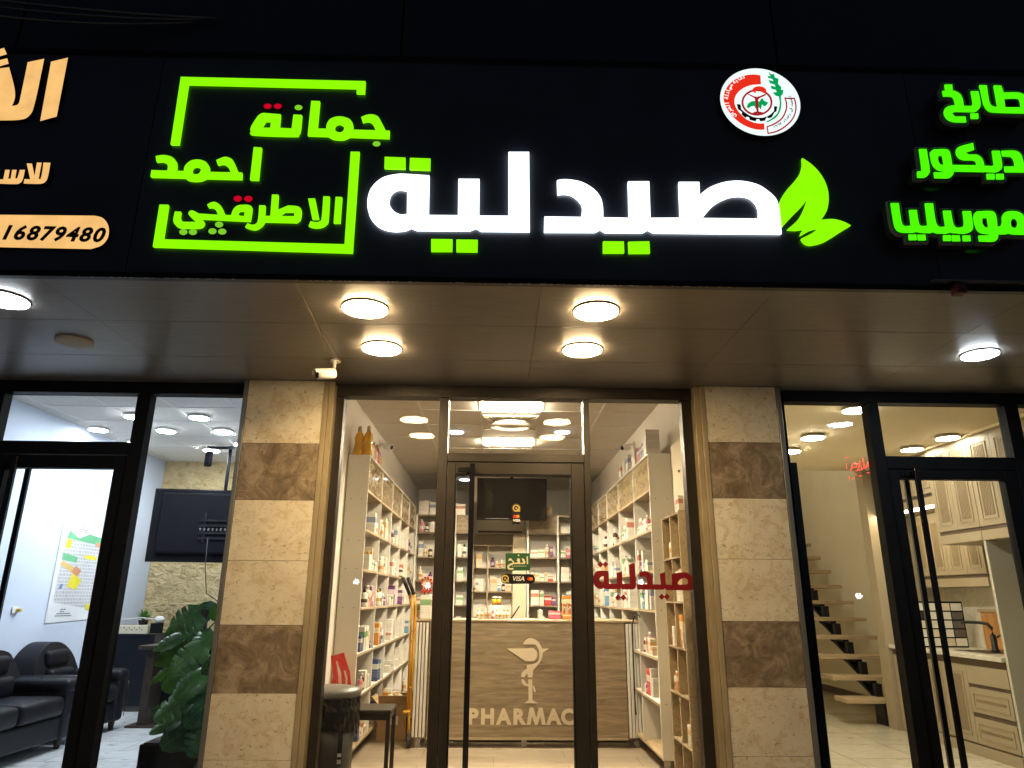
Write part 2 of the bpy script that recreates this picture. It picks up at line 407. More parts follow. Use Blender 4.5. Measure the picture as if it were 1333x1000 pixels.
part('backing_wall', box(-8.5, 8.5, -1.49, -1.3, 2.95, 9.), M['darkwall'], t)

# cables sagging off the upper storey
def cable(p, q, sag, lab, r=.006):
    pts = []
    for k in range(15):
        s_ = k/14; v = Vector(p).lerp(Vector(q), s_); v.z -= sag*4*s_*(1-s_); pts.append(v)
    solo('cable', MB().tube(pts, r, 6), M['trimgrey'], lab, 'cable', group='cables over the left sign')
cable((-3.2, -1.85, 4.16), (-1.68, -1.62, 4.24), .075, 'lowest thin grey cable sagging above the warm yellow sign')
cable((-3.2, -1.80, 4.24), (-1.62, -1.62, 4.26), .05, 'middle thin grey cable sagging above the warm yellow sign')
cable((-3.2, -1.76, 4.30), (-1.55, -1.62, 4.27), .03, 'topmost thin grey cable above the warm yellow sign', .008)

t = thing('junction_box', 'small dark red box hanging under the canopy edge at the right', 'box', (2.13, -1.73, 2.64))
part('housing', box(2.105, 2.155, -1.80, -1.75, 2.635, 2.685, .004), pm('dark red plastic', (.07, .012, .012), .4), t)
part('bracket', box(2.12, 2.14, -1.76, -1.7465, 2.68, 2.72), M['black'], t)
solo('cable_tray', box(2.02, 3.6, -1.775, -1.7465, 2.705, 2.712), M['trimgrey'], 'thin metal ledge along the bottom of the right black sign panel', 'ledge')

# ================================================================== signs (traced outlines, each on its real plane)
def tr(ox, oy, s, pts): return [((ox+p[0]/s), (oy+p[1]/s)) + ((1,) if len(p) > 2 else ()) for p in pts]
def sign_part(name, parent, loops, face, y=-1.758, depth=.014, side=None, label=None):
    """loops in photo pixels, laid on the sign's own plane y; letters are trays with lit faces and dark sides, but white and green sides glow"""
    ls = []
    for lp in loops:
        ls.append([atY(x, yy, y) for x, yy in smooth_loop(lp)])
    mb = MB().prism(ls, lambda u, v, d: (u, y+d, v), depth, 0, 1)
    return part(name, mb, [face, side or (face if face.name.startswith('green') else M['black'])], parent, label)
def ell(cx, cy, rx, ry, n=20): return [(cx+rx*math.cos(2*math.pi*k/n), cy+ry*math.sin(2*math.pi*k/n)) for k in range(n)]
WH, GR, GD, RD, G2, AM = E_['white'], E_['green'], E_['greendim'], E_['redd'], E_['green2'], E_['amber']
z5 = lambda p: tr(470, 190, 5.796, p); z6 = lambda p: tr(690, 190, 6.348, p); z7 = lambda p: tr(860, 190, 5.127, p)
haloW = em('white halo letter side', (.80, .9, 1.), 4)  # sides glow brighter than the faces, added to spill a halo on the fascia
t = thing('pharmacy_word_sign', 'large glowing white Arabic word with green square dots in the middle of the facade', 'sign', (.3, -1.76, 2.95))
sign_part('letter', t, [z5([(1113,45),(1268,45),(1273,641),(905,638),(867,615),(822,634),(420,632),(375,614),(330,634,1),(235,638,1),(140,610,1),(70,535,1),(47,430,1),(75,320,1),(160,240,1),(270,212,1),(345,211),(515,222),(509,521),(731,523),(735,248),(893,249),(891,526),(1113,527)]),
 z5([(348,332),(346,513),(300,517,1),(245,490,1),(212,430,1),(225,365,1),(275,328,1)])], WH, side=haloW)
sign_part('letter', t, [z6([(224,283),(300,275,1),(420,295,1),(520,350,1),(580,420,1),(602,500,1),(605,590),(819,594),(811,293),(985,292),(996,594),(1242,593)])+z7([(122,240),(258,240),(262,326),(330,275,1),(430,240,1),(540,233,1),(650,258,1),(730,310,1),(775,360,1),(790,420,1),(808,584)])+z6([(1020,713),(975,688),(930,712),(620,710),(580,685),(540,708),(117,707),(120,583),(425,587),(432,500,1),(400,445,1),(340,402,1),(280,392,1),(228,396)]),
 z7([(275,481),(655,485),(655,430,1),(635,380,1),(590,343,1),(520,331,1),(440,345,1),(350,395,1)])], WH, side=haloW)
for q in ([(178,82),(334,88),(333,170),(176,165)],[(369,90),(523,95),(521,179),(365,173)],[(529,702),(690,704),(688,792),(529,792)],[(719,706),(880,708),(878,796),(719,794)]): sign_part('dot', t, [z5(q)], GR)
for q in ([(604,788),(776,789),(779,881),(604,881)],[(812,791),(986,788),(992,883),(817,884)]): sign_part('dot', t, [z6(q)], GR)
t = thing('leaf_sign', 'glowing green leaf emblem at the right end of the white word', 'sign', (1.4, -1.76, 2.95))
sign_part('leaf', t, [z7([(946,80),(1010,125,1),(1070,190,1),(1110,270,1),(1122,350,1),(1110,430,1),(1073,492),(1150,488,1),(1215,503,1),(1270,530),(1200,572,1),(1150,605,1),(1080,643,1),(1000,660,1),(960,645,1),(940,618),(1010,582,1),(1062,545),(1000,560,1),(935,597),(940,575,1),(957,553),(900,560,1),(847,556),(910,500,1),(950,440,1),(985,350),(940,405,1),(880,465,1),(812,540),(800,450,1),(797,380,1),(830,310,1),(890,240,1),(930,185,1),(947,130,1)])], GR)
# green frame and the three name words
z1 = lambda p: tr(185, 90, 7.694, p); z2 = lambda p: tr(315, 90, 6.348, p); z3 = lambda p: tr(185, 185, 6.665, p); z4 = lambda p: tr(330, 185, 6.669, p)
t = thing('sign_frame', 'glowing green bracket over the first name word, open at the lower right', 'sign', (-1.2, -1.76, 3.3))
sign_part('bar', t, [z1([(387,77)])+z2([(1020,99),(1014,198),(946,196),(948,154)])+z1([(460,147),(366,751),(284,751)])], GR)
t = thing('sign_frame', 'glowing green bracket under the last name word, open at the upper left', 'sign', (-1.2, -1.76, 2.8))
sign_part('bar', t, [z3([(150,542),(226,543),(180,843)])+z4([(790,887),(843,83),(920,84),(859,960)])+z3([(92,906)])], GR)
t = thing('name_word_sign', 'top glowing green Arabic name with two red dots', 'sign', (-1.0, -1.76, 3.4))
sign_part('letter', t, [z2([(984,396),(1030,378,1),(1080,374,1),(1125,393,1),(1155,445,1),(1188,508),(1220,508),(1217,568),(890,556),(850,574,1),(805,579,1),(750,572,1),(710,550),(542,545),(572,262),(643,264),(622,490),(695,492),(702,450,1),(735,408,1),(805,390,1),(880,408,1),(915,450,1),(916,500),(1104,505),(1085,455,1),(1060,432,1),(1030,428,1),(997,436)]),
 z2([(805,449,1),(840,468,1),(842,500,1),(820,521,1),(785,518,1),(766,495,1),(772,462,1)])], GR)
sign_part('letter', t, [z2([(180,362),(318,373),(308,485),(410,490),(425,375),(494,379),(482,500,1),(465,535,1),(430,550,1),(100,538,1),(72,515,1),(75,475,1),(125,395,1),(155,368,1)]), z2([(195,425),(240,428),(232,484),(158,483)])], GR)
for cx, cy, c in ((212,307,RD),(296,307,RD),(467,318,GD),(1112,618,GD)): sign_part('dot', t, [z2(ell(cx,cy,33,22))], c)
t = thing('name_word_sign', 'middle glowing green Arabic name crossing the gap of the frame', 'sign', (-1.3, -1.76, 3.15))
sign_part('letter', t, [z3([(968,43),(1036,47),(1008,326),(935,324)])], GR)
sign_part('letter', t, [z3([(117,122),(180,112,1),(250,125,1),(290,160,1),(298,200,1),(292,248),(360,251),(372,205,1),(420,162,1),(485,151,1),(550,170,1),(580,215,1),(578,258),(768,262),(745,215,1),(715,190,1),(690,187,1),(655,195),(643,156),(700,132,1),(740,130,1),(785,155,1),(815,220,1),(835,262),(866,264),(863,320),(555,312),(510,330,1),(455,335,1),(400,327,1),(370,307),(72,298),(80,243),(218,247),(222,205,1),(200,175,1),(165,165,1),(124,168)]),
 z3([(470,210,1),(503,222,1),(508,245,1),(490,273,1),(455,278,1),(432,260,1),(438,222,1)])], GR)
t = thing('name_word_sign', 'bottom glowing green Arabic name inside the lower bracket', 'sign', (-1.2, -1.76, 2.9))
sign_part('letter', t, [z3([(284,602),(334,604),(328,655,1),(350,688,1),(380,692),(472,692),(405,630,1),(410,600,1),(440,594,1),(490,620),(655,630),(640,590,1),(610,565,1),(575,566),(563,543),(600,522,1),(640,522,1),(680,550,1),(705,600,1),(718,632),(772,634),(790,585,1),(830,550,1),(900,543,1),(945,555,1),(950,590,1),(935,683),(700,672),(510,662),(535,690,1),(530,720,1),(490,742,1),(380,742,1),(320,738,1),(280,710,1),(270,670,1)]),
 z3([(890,595),(885,641),(850,638,1),(828,618,1),(845,595,1)])], GR)
sign_part('letter', t, [z4([(50,548),(100,550),(95,640),(145,641),(160,455),(214,456),(206,590),(300,550),(370,555,1),(405,570,1),(414,600,1),(405,665,1),(375,693,1),(345,694),(95,688),(70,725,1),(20,755,1)])+z3([(940,752,1),(893,735),(915,703),(955,717,1),(990,705,1),(1005,670,1)]), z4([(345,602),(355,603),(352,643),(214,641),(270,603)])], GR)
sign_part('letter', t, [z4([(606,470),(660,472),(648,670,1),(630,710,1),(590,735,1),(530,740,1),(478,727),(495,686),(540,695,1),(580,685,1),(592,650,1)])], GR)
sign_part('letter', t, [z4([(474,490),(532,488),(566,664),(510,666)])], GR)
sign_part('letter', t, [z4([(712,475),(768,477),(751,700),(695,699)])], GR)
for cx, cy, c in ((830,491,RD),(922,493,RD),(358,781,GD),(441,781,GD),(668,716,GD),(610,774,GD),(695,777,GD)): sign_part('dot', t, [z3(ell(cx,cy,36,26))], c)

# right neighbour: deep letters with grey returns and green faces
k1 = lambda p: tr(1140, 95, 6.668, p); k2 = lambda p: tr(1140, 240, 6.907, p)
RET = pm('grey letter return', (.06, .055, .048), .5, .3); LIP = pm('pale letter lip', (.40, .38, .34), .4, .3)
def deep(t, loops):
    sign_part('letter', t, loops, G2, y=-1.83, depth=.006, side=G2)
    # the tray behind the lit face, a little wider than it
    ls = [[atY(x, yy, -1.83) for x, yy in smooth_loop(lp)] for lp in loops]
    def off(lp, d):
        n = len(lp); A = sum(lp[i][0]*lp[(i+1) % n][1]-lp[(i+1) % n][0]*lp[i][1] for i in range(n)); sgn = 1 if A > 0 else -1
        out = []
        for i in range(n):
            a, b, c = Vector(lp[i-1]), Vector(lp[i]), Vector(lp[(i+1) % n])
            n1 = (b-a).normalized(); n2 = (c-b).normalized(); m = Vector((n1.y+n2.y, -n1.x-n2.x))
            if m.length < .2: m = Vector((n1.y, -n1.x))
            m.normalize(); k = 1/max(.5, m.dot(Vector((n1.y, -n1.x)))); out.append(tuple(b+m*d*sgn*k))
        return out
    part('tray', MB().prism([off(ls[0], .007)]+[off(l, -.005) for l in ls[1:]], lambda u, v, d: (u, -1.823+d, v), .065, 0), RET, t)
    part('lip', MB().prism([off(ls[0], .0135), off(ls[0], .0112)], lambda u, v, d: (u, -1.826+d, v), .02, 0), LIP, t)
t = thing('shop_word_sign', 'uppermost deep green lit word of the right shop sign', 'sign', (2.4, -1.8, 3.7))
deep(t, [k1([(580,155),(670,152,1),(730,180,1),(755,225,1),(765,285),(825,287),(845,262,1),(828,158),(892,158),(910,250,1),(905,300,1),(870,333,1),(830,336),(690,333),(665,350,1),(690,378),(780,376),(787,425),(680,422,1),(620,395,1),(595,345,1),(610,300,1),(660,282,1),(693,283),(685,235,1),(660,203,1),(590,200)])])
deep(t, [k1([(902,105),(965,107),(985,240,1),(1010,285,1),(1060,295),(1027,108),(1090,110),(1110,170),(1240,170,1),(1300,200,1),(1330,250,1),(1345,348),(1050,340,1),(980,325,1),(945,280,1),(925,220,1)]), k1([(1115,220),(1230,218,1),(1255,245,1),(1262,298),(1125,297)])])
for q in ([(600,100),(664,100),(669,143),(605,143)],[(826,350),(890,350),(893,394),(830,394)]): deep(t, [k1(q)])
t = thing('shop_word_sign', 'middle deep green lit word of the right shop sign', 'sign', (2.4, -1.8, 3.2))
deep(t, [k1([(378,660),(442,660),(468,820,1),(465,870,1),(430,903,1),(365,905),(362,855),(395,850,1),(400,820,1)])])
deep(t, [k1([(530,662,1),(610,662,1),(645,690,1),(665,798),(880,800),(870,765,1),(840,755,1),(760,752,1),(715,725,1),(700,680,1),(725,640,1),(845,607),(855,665),(775,690),(810,708),(880,710,1),(925,745,1),(945,805),(1010,808),(1030,795),(1012,675),(1078,675),(1098,790,1),(1090,835,1),(1050,858,1),(1000,858),(675,852),(675,875,1),(650,905,1),(615,912),(515,910),(507,862),(590,862),(610,852),(550,845,1),(500,800,1),(478,730,1),(475,690,1),(495,668,1)]), k1([(545,715),(580,715),(595,795),(565,795,1),(543,760,1)])])
deep(t, [k1([(1095,675),(1210,675,1),(1260,705,1),(1280,760,1),(1300,860),(1125,858),(1118,812),(1210,810),(1205,765,1),(1185,730,1),(1160,722),(1103,720)])])
for q in ([(965,875),(1030,875),(1036,920),(970,920)],[(1048,875),(1110,875),(1115,920),(1052,920)]): deep(t, [k1(q)])
t = thing('shop_word_sign', 'lowest deep green lit word of the right shop sign', 'sign', (2.4, -1.8, 2.9))
deep(t, [k2([(137,168),(208,168),(230,320,1),(255,372,1),(320,370),(302,230),(370,230),(385,330,1),(405,372,1),(470,370),(445,170),(516,170),(540,330,1),(570,380,1),(630,378),(608,236),(676,236),(695,340,1),(720,385,1),(770,385,1),(797,355,1),(785,240),(857,241),(876,370,1),(865,415,1),(820,438,1),(770,440),(700,437),(675,428),(640,440),(550,438),(520,426),(490,436),(400,432),(370,424),(340,432),(240,430,1),(190,405,1),(165,345,1)])])
deep(t, [k2([(930,242,1),(1050,242,1),(1085,290,1),(1095,378),(1125,378),(1140,340,1),(1140,290,1),(1170,248,1),(1240,240,1),(1300,255,1),(1335,300,1),(1345,450),(1230,447),(1200,437),(1175,446),(1105,447),(1095,490,1),(1060,512,1),(935,510),(927,460),(1020,458),(1035,445),(960,440,1),(910,400,1),(888,330,1),(885,280,1),(900,250,1)]), k2([(960,300),(1005,298),(1018,387),(985,385,1),(960,350,1)]), k2(ell(1247,348,33,45,14))])
for q in ([(298,450),(365,450),(370,498),(303,498)],[(380,452),(447,452),(453,500),(385,500)],[(608,457),(675,457),(680,505),(613,505)],[(688,458),(755,458),(762,508),(693,508)],[(785,459),(850,459),(856,508),(790,508)]): deep(t, [k2(q)])

# left neighbour: warm lit letters and the phone number pill
a1 = lambda p: tr(0, 50, 3.3875, p); a2 = lambda p: tr(0, 190, 6.669, p)
t = thing('shop_word_sign', 'large warm yellow slanted letters cut by the left edge of the photo', 'sign', (-2.3, -1.76, 3.4))
sign_part('letter', t, [a1([(225,103),(300,85),(250,345),(177,365)])], AM)
sign_part('letter', t, [a1([(122,105),(195,90),(155,280,1),(130,340,1),(80,360,1),(-60,362),(-60,140),(40,127),(62,210,1),(66,260,1),(53,298),(80,290,1),(92,250,1)])], AM)
sign_part('hamza', t, [a1([(-10,50),(18,42),(30,70),(-10,82)])], AM); sign_part('hamza', t, [a1([(-10,98),(32,88),(38,112),(-10,126)])], AM)
t = thing('shop_word_sign', 'small warm yellow word below the large slanted letters', 'sign', (-2.3, -1.76, 3.1))
sign_part('letter', t, [a2([(377,145),(438,147),(418,260,1),(395,310,1),(345,330,1),(205,327),(212,288),(262,290),(232,152),(278,154),(300,262),(320,145),(362,146),(336,285),(352,285,1),(366,230,1)])], AM)
sign_part('letter', t, [a2([(172,208),(217,208),(198,290,1),(170,325,1),(125,332,1),(-20,328),(-20,290),(28,290),(45,208),(85,208),(72,285),(92,285),(105,208),(145,208),(132,280),(150,278,1)])], AM)
t = thing('phone_number_sign', 'warm yellow rounded plate with dark phone digits at the left edge', 'sign', (-2.1, -1.76, 2.8))
sign_part('plate', t, [a2([(-400,594),(820,606),(890,625,1),(935,680,1),(946,745,1),(930,810,1),(880,865,1),(790,896),(-400,872)])], AM)
x0, zz = atY(60/6.67, 190+812/6.67, -1.77)
part('digits', text_mesh('16879480', .101, lambda u, v, d: (-1.840+u, -1.7605-d, 2.840+v-.0012*u*10), .0015, 'RIGHT', .0034, .20, 1.02, 1.17), pm('dark print', (.03, .012, .008), .6), t)

# round guild emblem
t = thing('guild_emblem_sign', 'round white lit emblem with red arc and green wheat above the leaf sign', 'sign', (1.303, -1.76, 3.48))
EC = (1.303, 3.683); RR = .203
WF = em('emblem white face', (.86, 1., .97), 1.05); ER = em('emblem red', (.90, .030, .012), .9); EG = em('emblem green', (.0, .38, .10), .9); EK = pm('emblem black', (.02, .02, .025), .6); EM = em('emblem dark red', (.45, .01, .02), .8)
part('disc', MB().prism([[(EC[0]+RR*math.cos(a), EC[1]+RR*math.sin(a)) for a in [2*math.pi*k/64 for k in range(64)]]], lambda u, v, d: (u, -1.772+d, v), .016, 0, 1), [WF, M['black']], t)
e8 = lambda p: tr(930, 80, 9.524, p)
def emb(name, loops, m, lift=.0):
    sign_part(name, t, [e8(l) for l in loops], m, y=-1.7735-lift, depth=.0012, side=m)
emb('red_arc', [[(570,172),(578,285),(530,285,1),(430,300,1),(330,350,1),(262,430,1),(250,520,1),(290,610,1),(380,705,1),(480,755,1),(560,770,1),(618,768),(620,845),(540,845,1),(420,815,1),(290,740,1),(180,620,1),(120,500,1),(120,400,1),(170,300,1),(270,215,1),(400,170,1),(500,163,1)]], ER)
gear = []
for ang in (168, 196, 223, 250, 278, 305, 333, 360): pass
gp = [(278,528),(325,535),(332,592),(372,628),(420,662),(480,690),(540,700),(600,698),(660,680),(705,650),(740,612),(740,555),(780,560),(770,620),(745,632),(735,650),(715,690),(675,705),(650,690),(625,735),(570,742),(555,715),(525,715),(510,742),(440,725),(430,690),(400,685),(385,700),(335,655),(345,630),(325,610),(295,595)]
emb('gear', [gp], EK)
def ring(cx, cy, rx, ry, w, n=40): return [[(cx+rx*math.cos(2*math.pi*k/n), cy+ry*math.sin(2*math.pi*k/n)) for k in range(n)], [(cx+(rx-w)*math.cos(2*math.pi*k/n), cy+(ry-w)*math.sin(2*math.pi*k/n)) for k in range(n)]]
emb('ring', ring(528, 508, 192, 164, 24), EM)
emb('map_shape', [[(400,560),(420,520),(460,495),(500,490),(520,470),(560,500),(575,465),(600,455),(610,485),(640,500),(670,510),(640,550),(610,555),(590,530),(580,600),(555,570),(540,560),(520,590),(490,550),(450,560),(430,580),(410,575)]], EG, .0004)
emb('cup', [[(415,400),(500,435),(535,440),(600,415),(645,395),(635,420),(560,455),(540,480),(545,520),(548,620),(600,632),(600,645),(480,645),(480,632),(525,620),(512,560),(505,480),(500,455),(420,412)]], EM, .0016)
emb('snake', [[(470,350),(490,325,1),(540,308,1),(610,320,1),(645,360,1),(630,395,1),(590,380,1),(560,355,1),(540,345,1),(515,360,1),(515,395),(485,380)]], ER, .0028)
wheat = [(675,130),(700,160),(740,155),(750,200),(795,215),(790,280),(830,320),(825,355),(855,350),(850,400),(825,430),(830,520),(820,600,1),(780,680,1),(720,725,1),(650,760),(648,745),(720,700,1),(780,640,1),(805,560,1),(810,500),(800,435),(760,425),(725,385),(775,380),(760,350),(710,340),(695,300),(760,315),(745,285),(690,270),(670,230),(735,245),(715,215),(670,205),(657,180),(700,185),(680,160)]
emb('wheat', [wheat], EG)
emb('banner', [[(865,448),(998,450),(1018,540,1),(1010,640,1),(960,740,1),(860,830,1),(760,880,1),(660,900),(645,805),(740,765,1),(830,700,1),(880,600,1),(885,520,1)], [(885,465),(985,466),(1002,545,1),(993,640,1),(945,730,1),(850,815,1),(755,863,1),(672,883),(662,815),(750,780,1),(845,712,1),(897,605,1),(903,520,1)]], EM)
def arc_text(s, cx, cy, rad, a0, a1, size, mat, inward):
    """small lettering set round the emblem, one glyph at a time from right to left"""
    n = len(s)
    for i, ch in enumerate(s):
        if ch == ' ': continue
        a = math.radians(a0+(a1-a0)*i/max(1, n-1)); px_, pz_ = cx+rad*math.cos(a), cy+rad*math.sin(a)
        th = a-math.pi/2 if not inward else a+math.pi/2
        c_, s_ = math.cos(th), math.sin(th)
        m2 = text_mesh(ch, size, lambda u, v, d: (px_+u*c_-v*s_, -1.7748-d, pz_+u*s_+v*c_), .0008, 'CENTER', .0006)
        part('letter', m2, mat, t)
arc_text('\uFEE7\uFED8\uFE8E\uFE91\uFE94 \uFEBB\uFEF4\uFE8E\uFEA9\uFEDF\uFE94 \uFE8D\uFEDF\uFECC\uFEAE\uFE8D\uFED5', EC[0]-.012, EC[1], .150, 112, 214, .030, WF, False)
arc_text('\u0661\u0669\u0666\u0667 \uFEA9\uFE8D\uFEAA\uFED0\uFE91 \uFEF0\uFED3 \uFE96\uFEB4\uFEB3\uFE84\uFE97', EC[0]-.005, EC[1], .168, 292, 372, .020, EK, True)

# ================================================================== lamps
def ceiling_lamp(x, y, z, r, mat, label, group, th=.018, rim=M['lampring'], flush=False):
    t = thing('ceiling_lamp', label, 'lamp', (x, y, z-th), group)
    if flush: part('rim', MB().lathe(x, y, [(r*.96, z-.0005), (r*1.02, z-.001), (r*1.03, z-th*.5), (r*1.012, z-th), (r*.5, z-th+.0005)], 36), rim, t)
    else: part('rim', MB().lathe(x, y, [(r*.96, z-.0005), (r*1.0, z-.002), (r*1.012, z-.004), (r*1.012, z-.009), (r*.98, z-.010)], 36), rim, t)
    part('diffuser', MB().lathe(x, y, [(r*.99, z-th-.0005), (r*.97, z-th-.004), (r*.3, z-th-.005), (.004, z-th-.005)] if flush else [(r*.985, z-.0105), (r*.98, z-th*.85), (r*.93, z-th*.97), (r*.3, z-th), (.004, z-th)], 36), mat, t)
    return t
g = 'surface lamps under the canopy'
ceiling_lamp(-.681, -1.405, ZS, .114, E_['warm'], 'warm canopy lamp nearest the sign, left one of the outer pair', g)
ceiling_lamp(.493, -1.415, ZS, .114, E_['warm'], 'warm canopy lamp nearest the sign, right one of the outer pair', g)
ceiling_lamp(-.689, -.812, ZS, .114, E_['warm'], 'warm canopy lamp nearest the doors, left one of the inner pair', g)
ceiling_lamp(.492, -.835, ZS, .114, E_['warm'], 'warm canopy lamp nearest the doors, right one of the inner pair', g)
ceiling_lamp(2.85, -.854, ZS, .098, E_['cool'], 'cool white canopy lamp before the kitchen shop', g)
ceiling_lamp(-2.46, -.842, ZS, .098, M['offlamp'], 'unlit cream canopy lamp before the left shop', g, rim=M['offlamp'])
ceiling_lamp(-2.46, -1.451, ZS, .112, em('led dots lamp', (.85, .93, 1.), 40), 'cool white dotted canopy lamp at the left edge of the photo', g)
mb = MB()
for i in range(-6, 7):
    for j in range(-6, 7):
        if i*i+j*j < 36: mb.box(-2.46+i*.0165-.003, -2.46+i*.0165+.003, -1.451+j*.0165-.003, -1.451+j*.0165+.003, ZS-.040, ZS-.0372)

# cctv cameras
def cctv(x, y, z, aim, label, wall=None):
    t = thing('security_camera', label, 'camera', (x, y, z-.02))
    a = Vector(aim).normalized(); up_ = Vector((0, 0, 1)); sd = a.cross(up_).normalized()
    part('mount', MB().lathe(x, y, [(.036, z), (.038, z-.008), (.03, z-.014), (.013, z-.02), (.012, z-.05)], 20) if not wall else MB().tube([(x+wall*.001, y, z), (x-wall*.012, y, z)], .035, 18), M['lid'] if 0 else M['white'], t)
    b = Vector((x, y, z-.06)) if not wall else Vector((x-wall*.06, y, z))
    part('arm', MB().tube([(x, y, z-.045) if not wall else (x-wall*.01, y, z), tuple(b), tuple(b+a*.03-up_*.012)], .011, 10), M['white'], t)
    c0 = b+a*-.01-up_*.03; c1 = c0+a*.115
    part('housing', MB().tube([c0, c0+a*.01, c1], [.026, .031, .031], 16), M['white'], t)
    part('lens', MB().tube([c1-a*.001, c1+a*.004], .023, 16), M['gloss'], t)
    hood = MB(); n = 10
    part('hood', MB().tube([c0+a*.02+up_*.004, c1+a*.02+up_*.004], .0335, 14), M['white'], t) if 0 else None
    bm_ = MB(); q = []
    for k in range(9):
        an = math.radians(10+20*k); q.append(sd*math.cos(an)*.034+sd.cross(a)*math.sin(an)*.034*(-1 if sd.cross(a).z < 0 else 1))
    for k in range(8):
        A = [c0+a*.005+q[k], c0+a*.005+q[k+1], c1+a*.018+q[k+1], c1+a*.018+q[k]]
        bm_.bm.faces.new([bm_.bm.verts.new(v) for v in A])
    bmesh.ops.remove_doubles(bm_.bm, verts=bm_.bm.verts, dist=.0002); bmesh.ops.solidify(bm_.bm, geom=bm_.bm.faces, thickness=.003)
    part('hood', bm_, M['white'], t)
cctv(-1.02, -.56, ZS, (-.80, -.55, -.22), 'white bullet camera under the canopy beside the left stone pillar')
solo('thin_cable', MB().tube([(-1.02, -.56, ZS-.004), (-.997, -.95, ZS-.004), (-.974, -1.34, ZS-.004), (-.95, -1.73, ZS-.004)], .0022, 5), M['trim'], 'thin pale cable clipped to the canopy above the camera', 'cable')

# ================================================================== pillars
def pillar(x0, x1, zb, label, trims):
    t = thing('stone_pillar', label, 'pillar', ((x0+x1)/2, -.05, -.05))
    zb = [-.05]+zb+[ZS-.002]
    for k, (a, b) in enumerate(zip(zb, zb[1:])):
        dark = k in trims
        part('stone_tile', box(x0+.001, x1-.001, -.12, -.002, a+.001, b-.001, .0015), M['emp'] if dark else M['trav'], t)
    return t
zl = [1.28+(z-1.28)*.9745 for z in (-.02, .334, .703, 1.101, 1.496, 1.887, 2.271)]
t = pillar(-1.693, -1.182, [z for z in zl], 'left stone pillar with two brown marble bands beside the green plant', (3, 6))
part('corner_trim', box(-1.181, -1.150, -.126, .0, -.05, ZS-.003, .002), M['trim'], t)
part('corner_trim', box(-1.149, -1.113, -.116, .0, -.05, ZS-.003, .002), M['trim'], t)
part('corner_trim', box(-1.722, -1.694, -.126, .0, -.05, ZS-.003, .002), M['trimgrey'], t)
part('core', box(-1.74, -1.113, .0, .30, -.05, ZS+.4), M['wall'], t)
zr = [1.28+(z-1.28)*.9745 for z in (-.01, .362, .751, 1.143, 1.531, 1.930, 2.316)]
t = pillar(1.417, 1.908, [z for z in zr], 'right stone pillar with two brown marble bands beside the kitchen shop', (3, 6))
part('corner_trim', box(1.384, 1.416, -.126, .0, -.05, ZS-.003, .002), M['trim'], t)
part('corner_trim', box(1.345, 1.383, -.112, .0, -.05, ZS-.003, .002), M['trim'], t)
part('corner_trim', box(1.909, 1.942, -.126, .0, -.05, ZS-.003, .002), M['trimgrey'], t)
part('core', box(1.345, 1.99, .0, .30, -.05, ZS+.4), M['wall'], t)

# end pillars of the row and the dark neighbours beyond them
for x0, x1, lab in ((-5.2, -4.66, 'outer stone pillar at the far left end of the shop row'), (4.93, 5.47, 'outer stone pillar at the far right end of the shop row')):
    t = pillar(x0, x1, [z for z in zl], lab, (3, 6)); part('core', box(x0, x1, .0, .30, -.05, ZS+.4), M['wall'], t)
for x0, x1, lab in ((-8.5, -5.21, 'closed dark shutter wall left of the whole shop row'), (5.48, 8.5, 'closed dark shutter wall right of the whole shop row')):
    b = MB(); b.box(x0, x1, .0, .05, -.05, ZS-.003)
    for k in range(26): b.box(x0+.01, x1-.01, -.012, -.001, .02+.1*k, .09+.1*k)
    solo('shutter_wall', b, M['darkwall'], lab, 'shutter')
# worn paint along the lower edge of the sign panels
rw = random.Random(4); b = MB()
for k in range(130):
    x = rw.choice((-1.55, -.6, .2, .9))+rw.gauss(0, .22); w = rw.uniform(.002, .014); z = ZS-.0145
    b.box(x, x+w, -1.7455+rw.uniform(0, .003), -1.7400+rw.uniform(-.001, .001), z-.0006+rw.uniform(0, .0004), z+.0002)
struct('soffit_edge_wear', b, pm('bare aluminium fleck', (.34, .31, .26), .5))

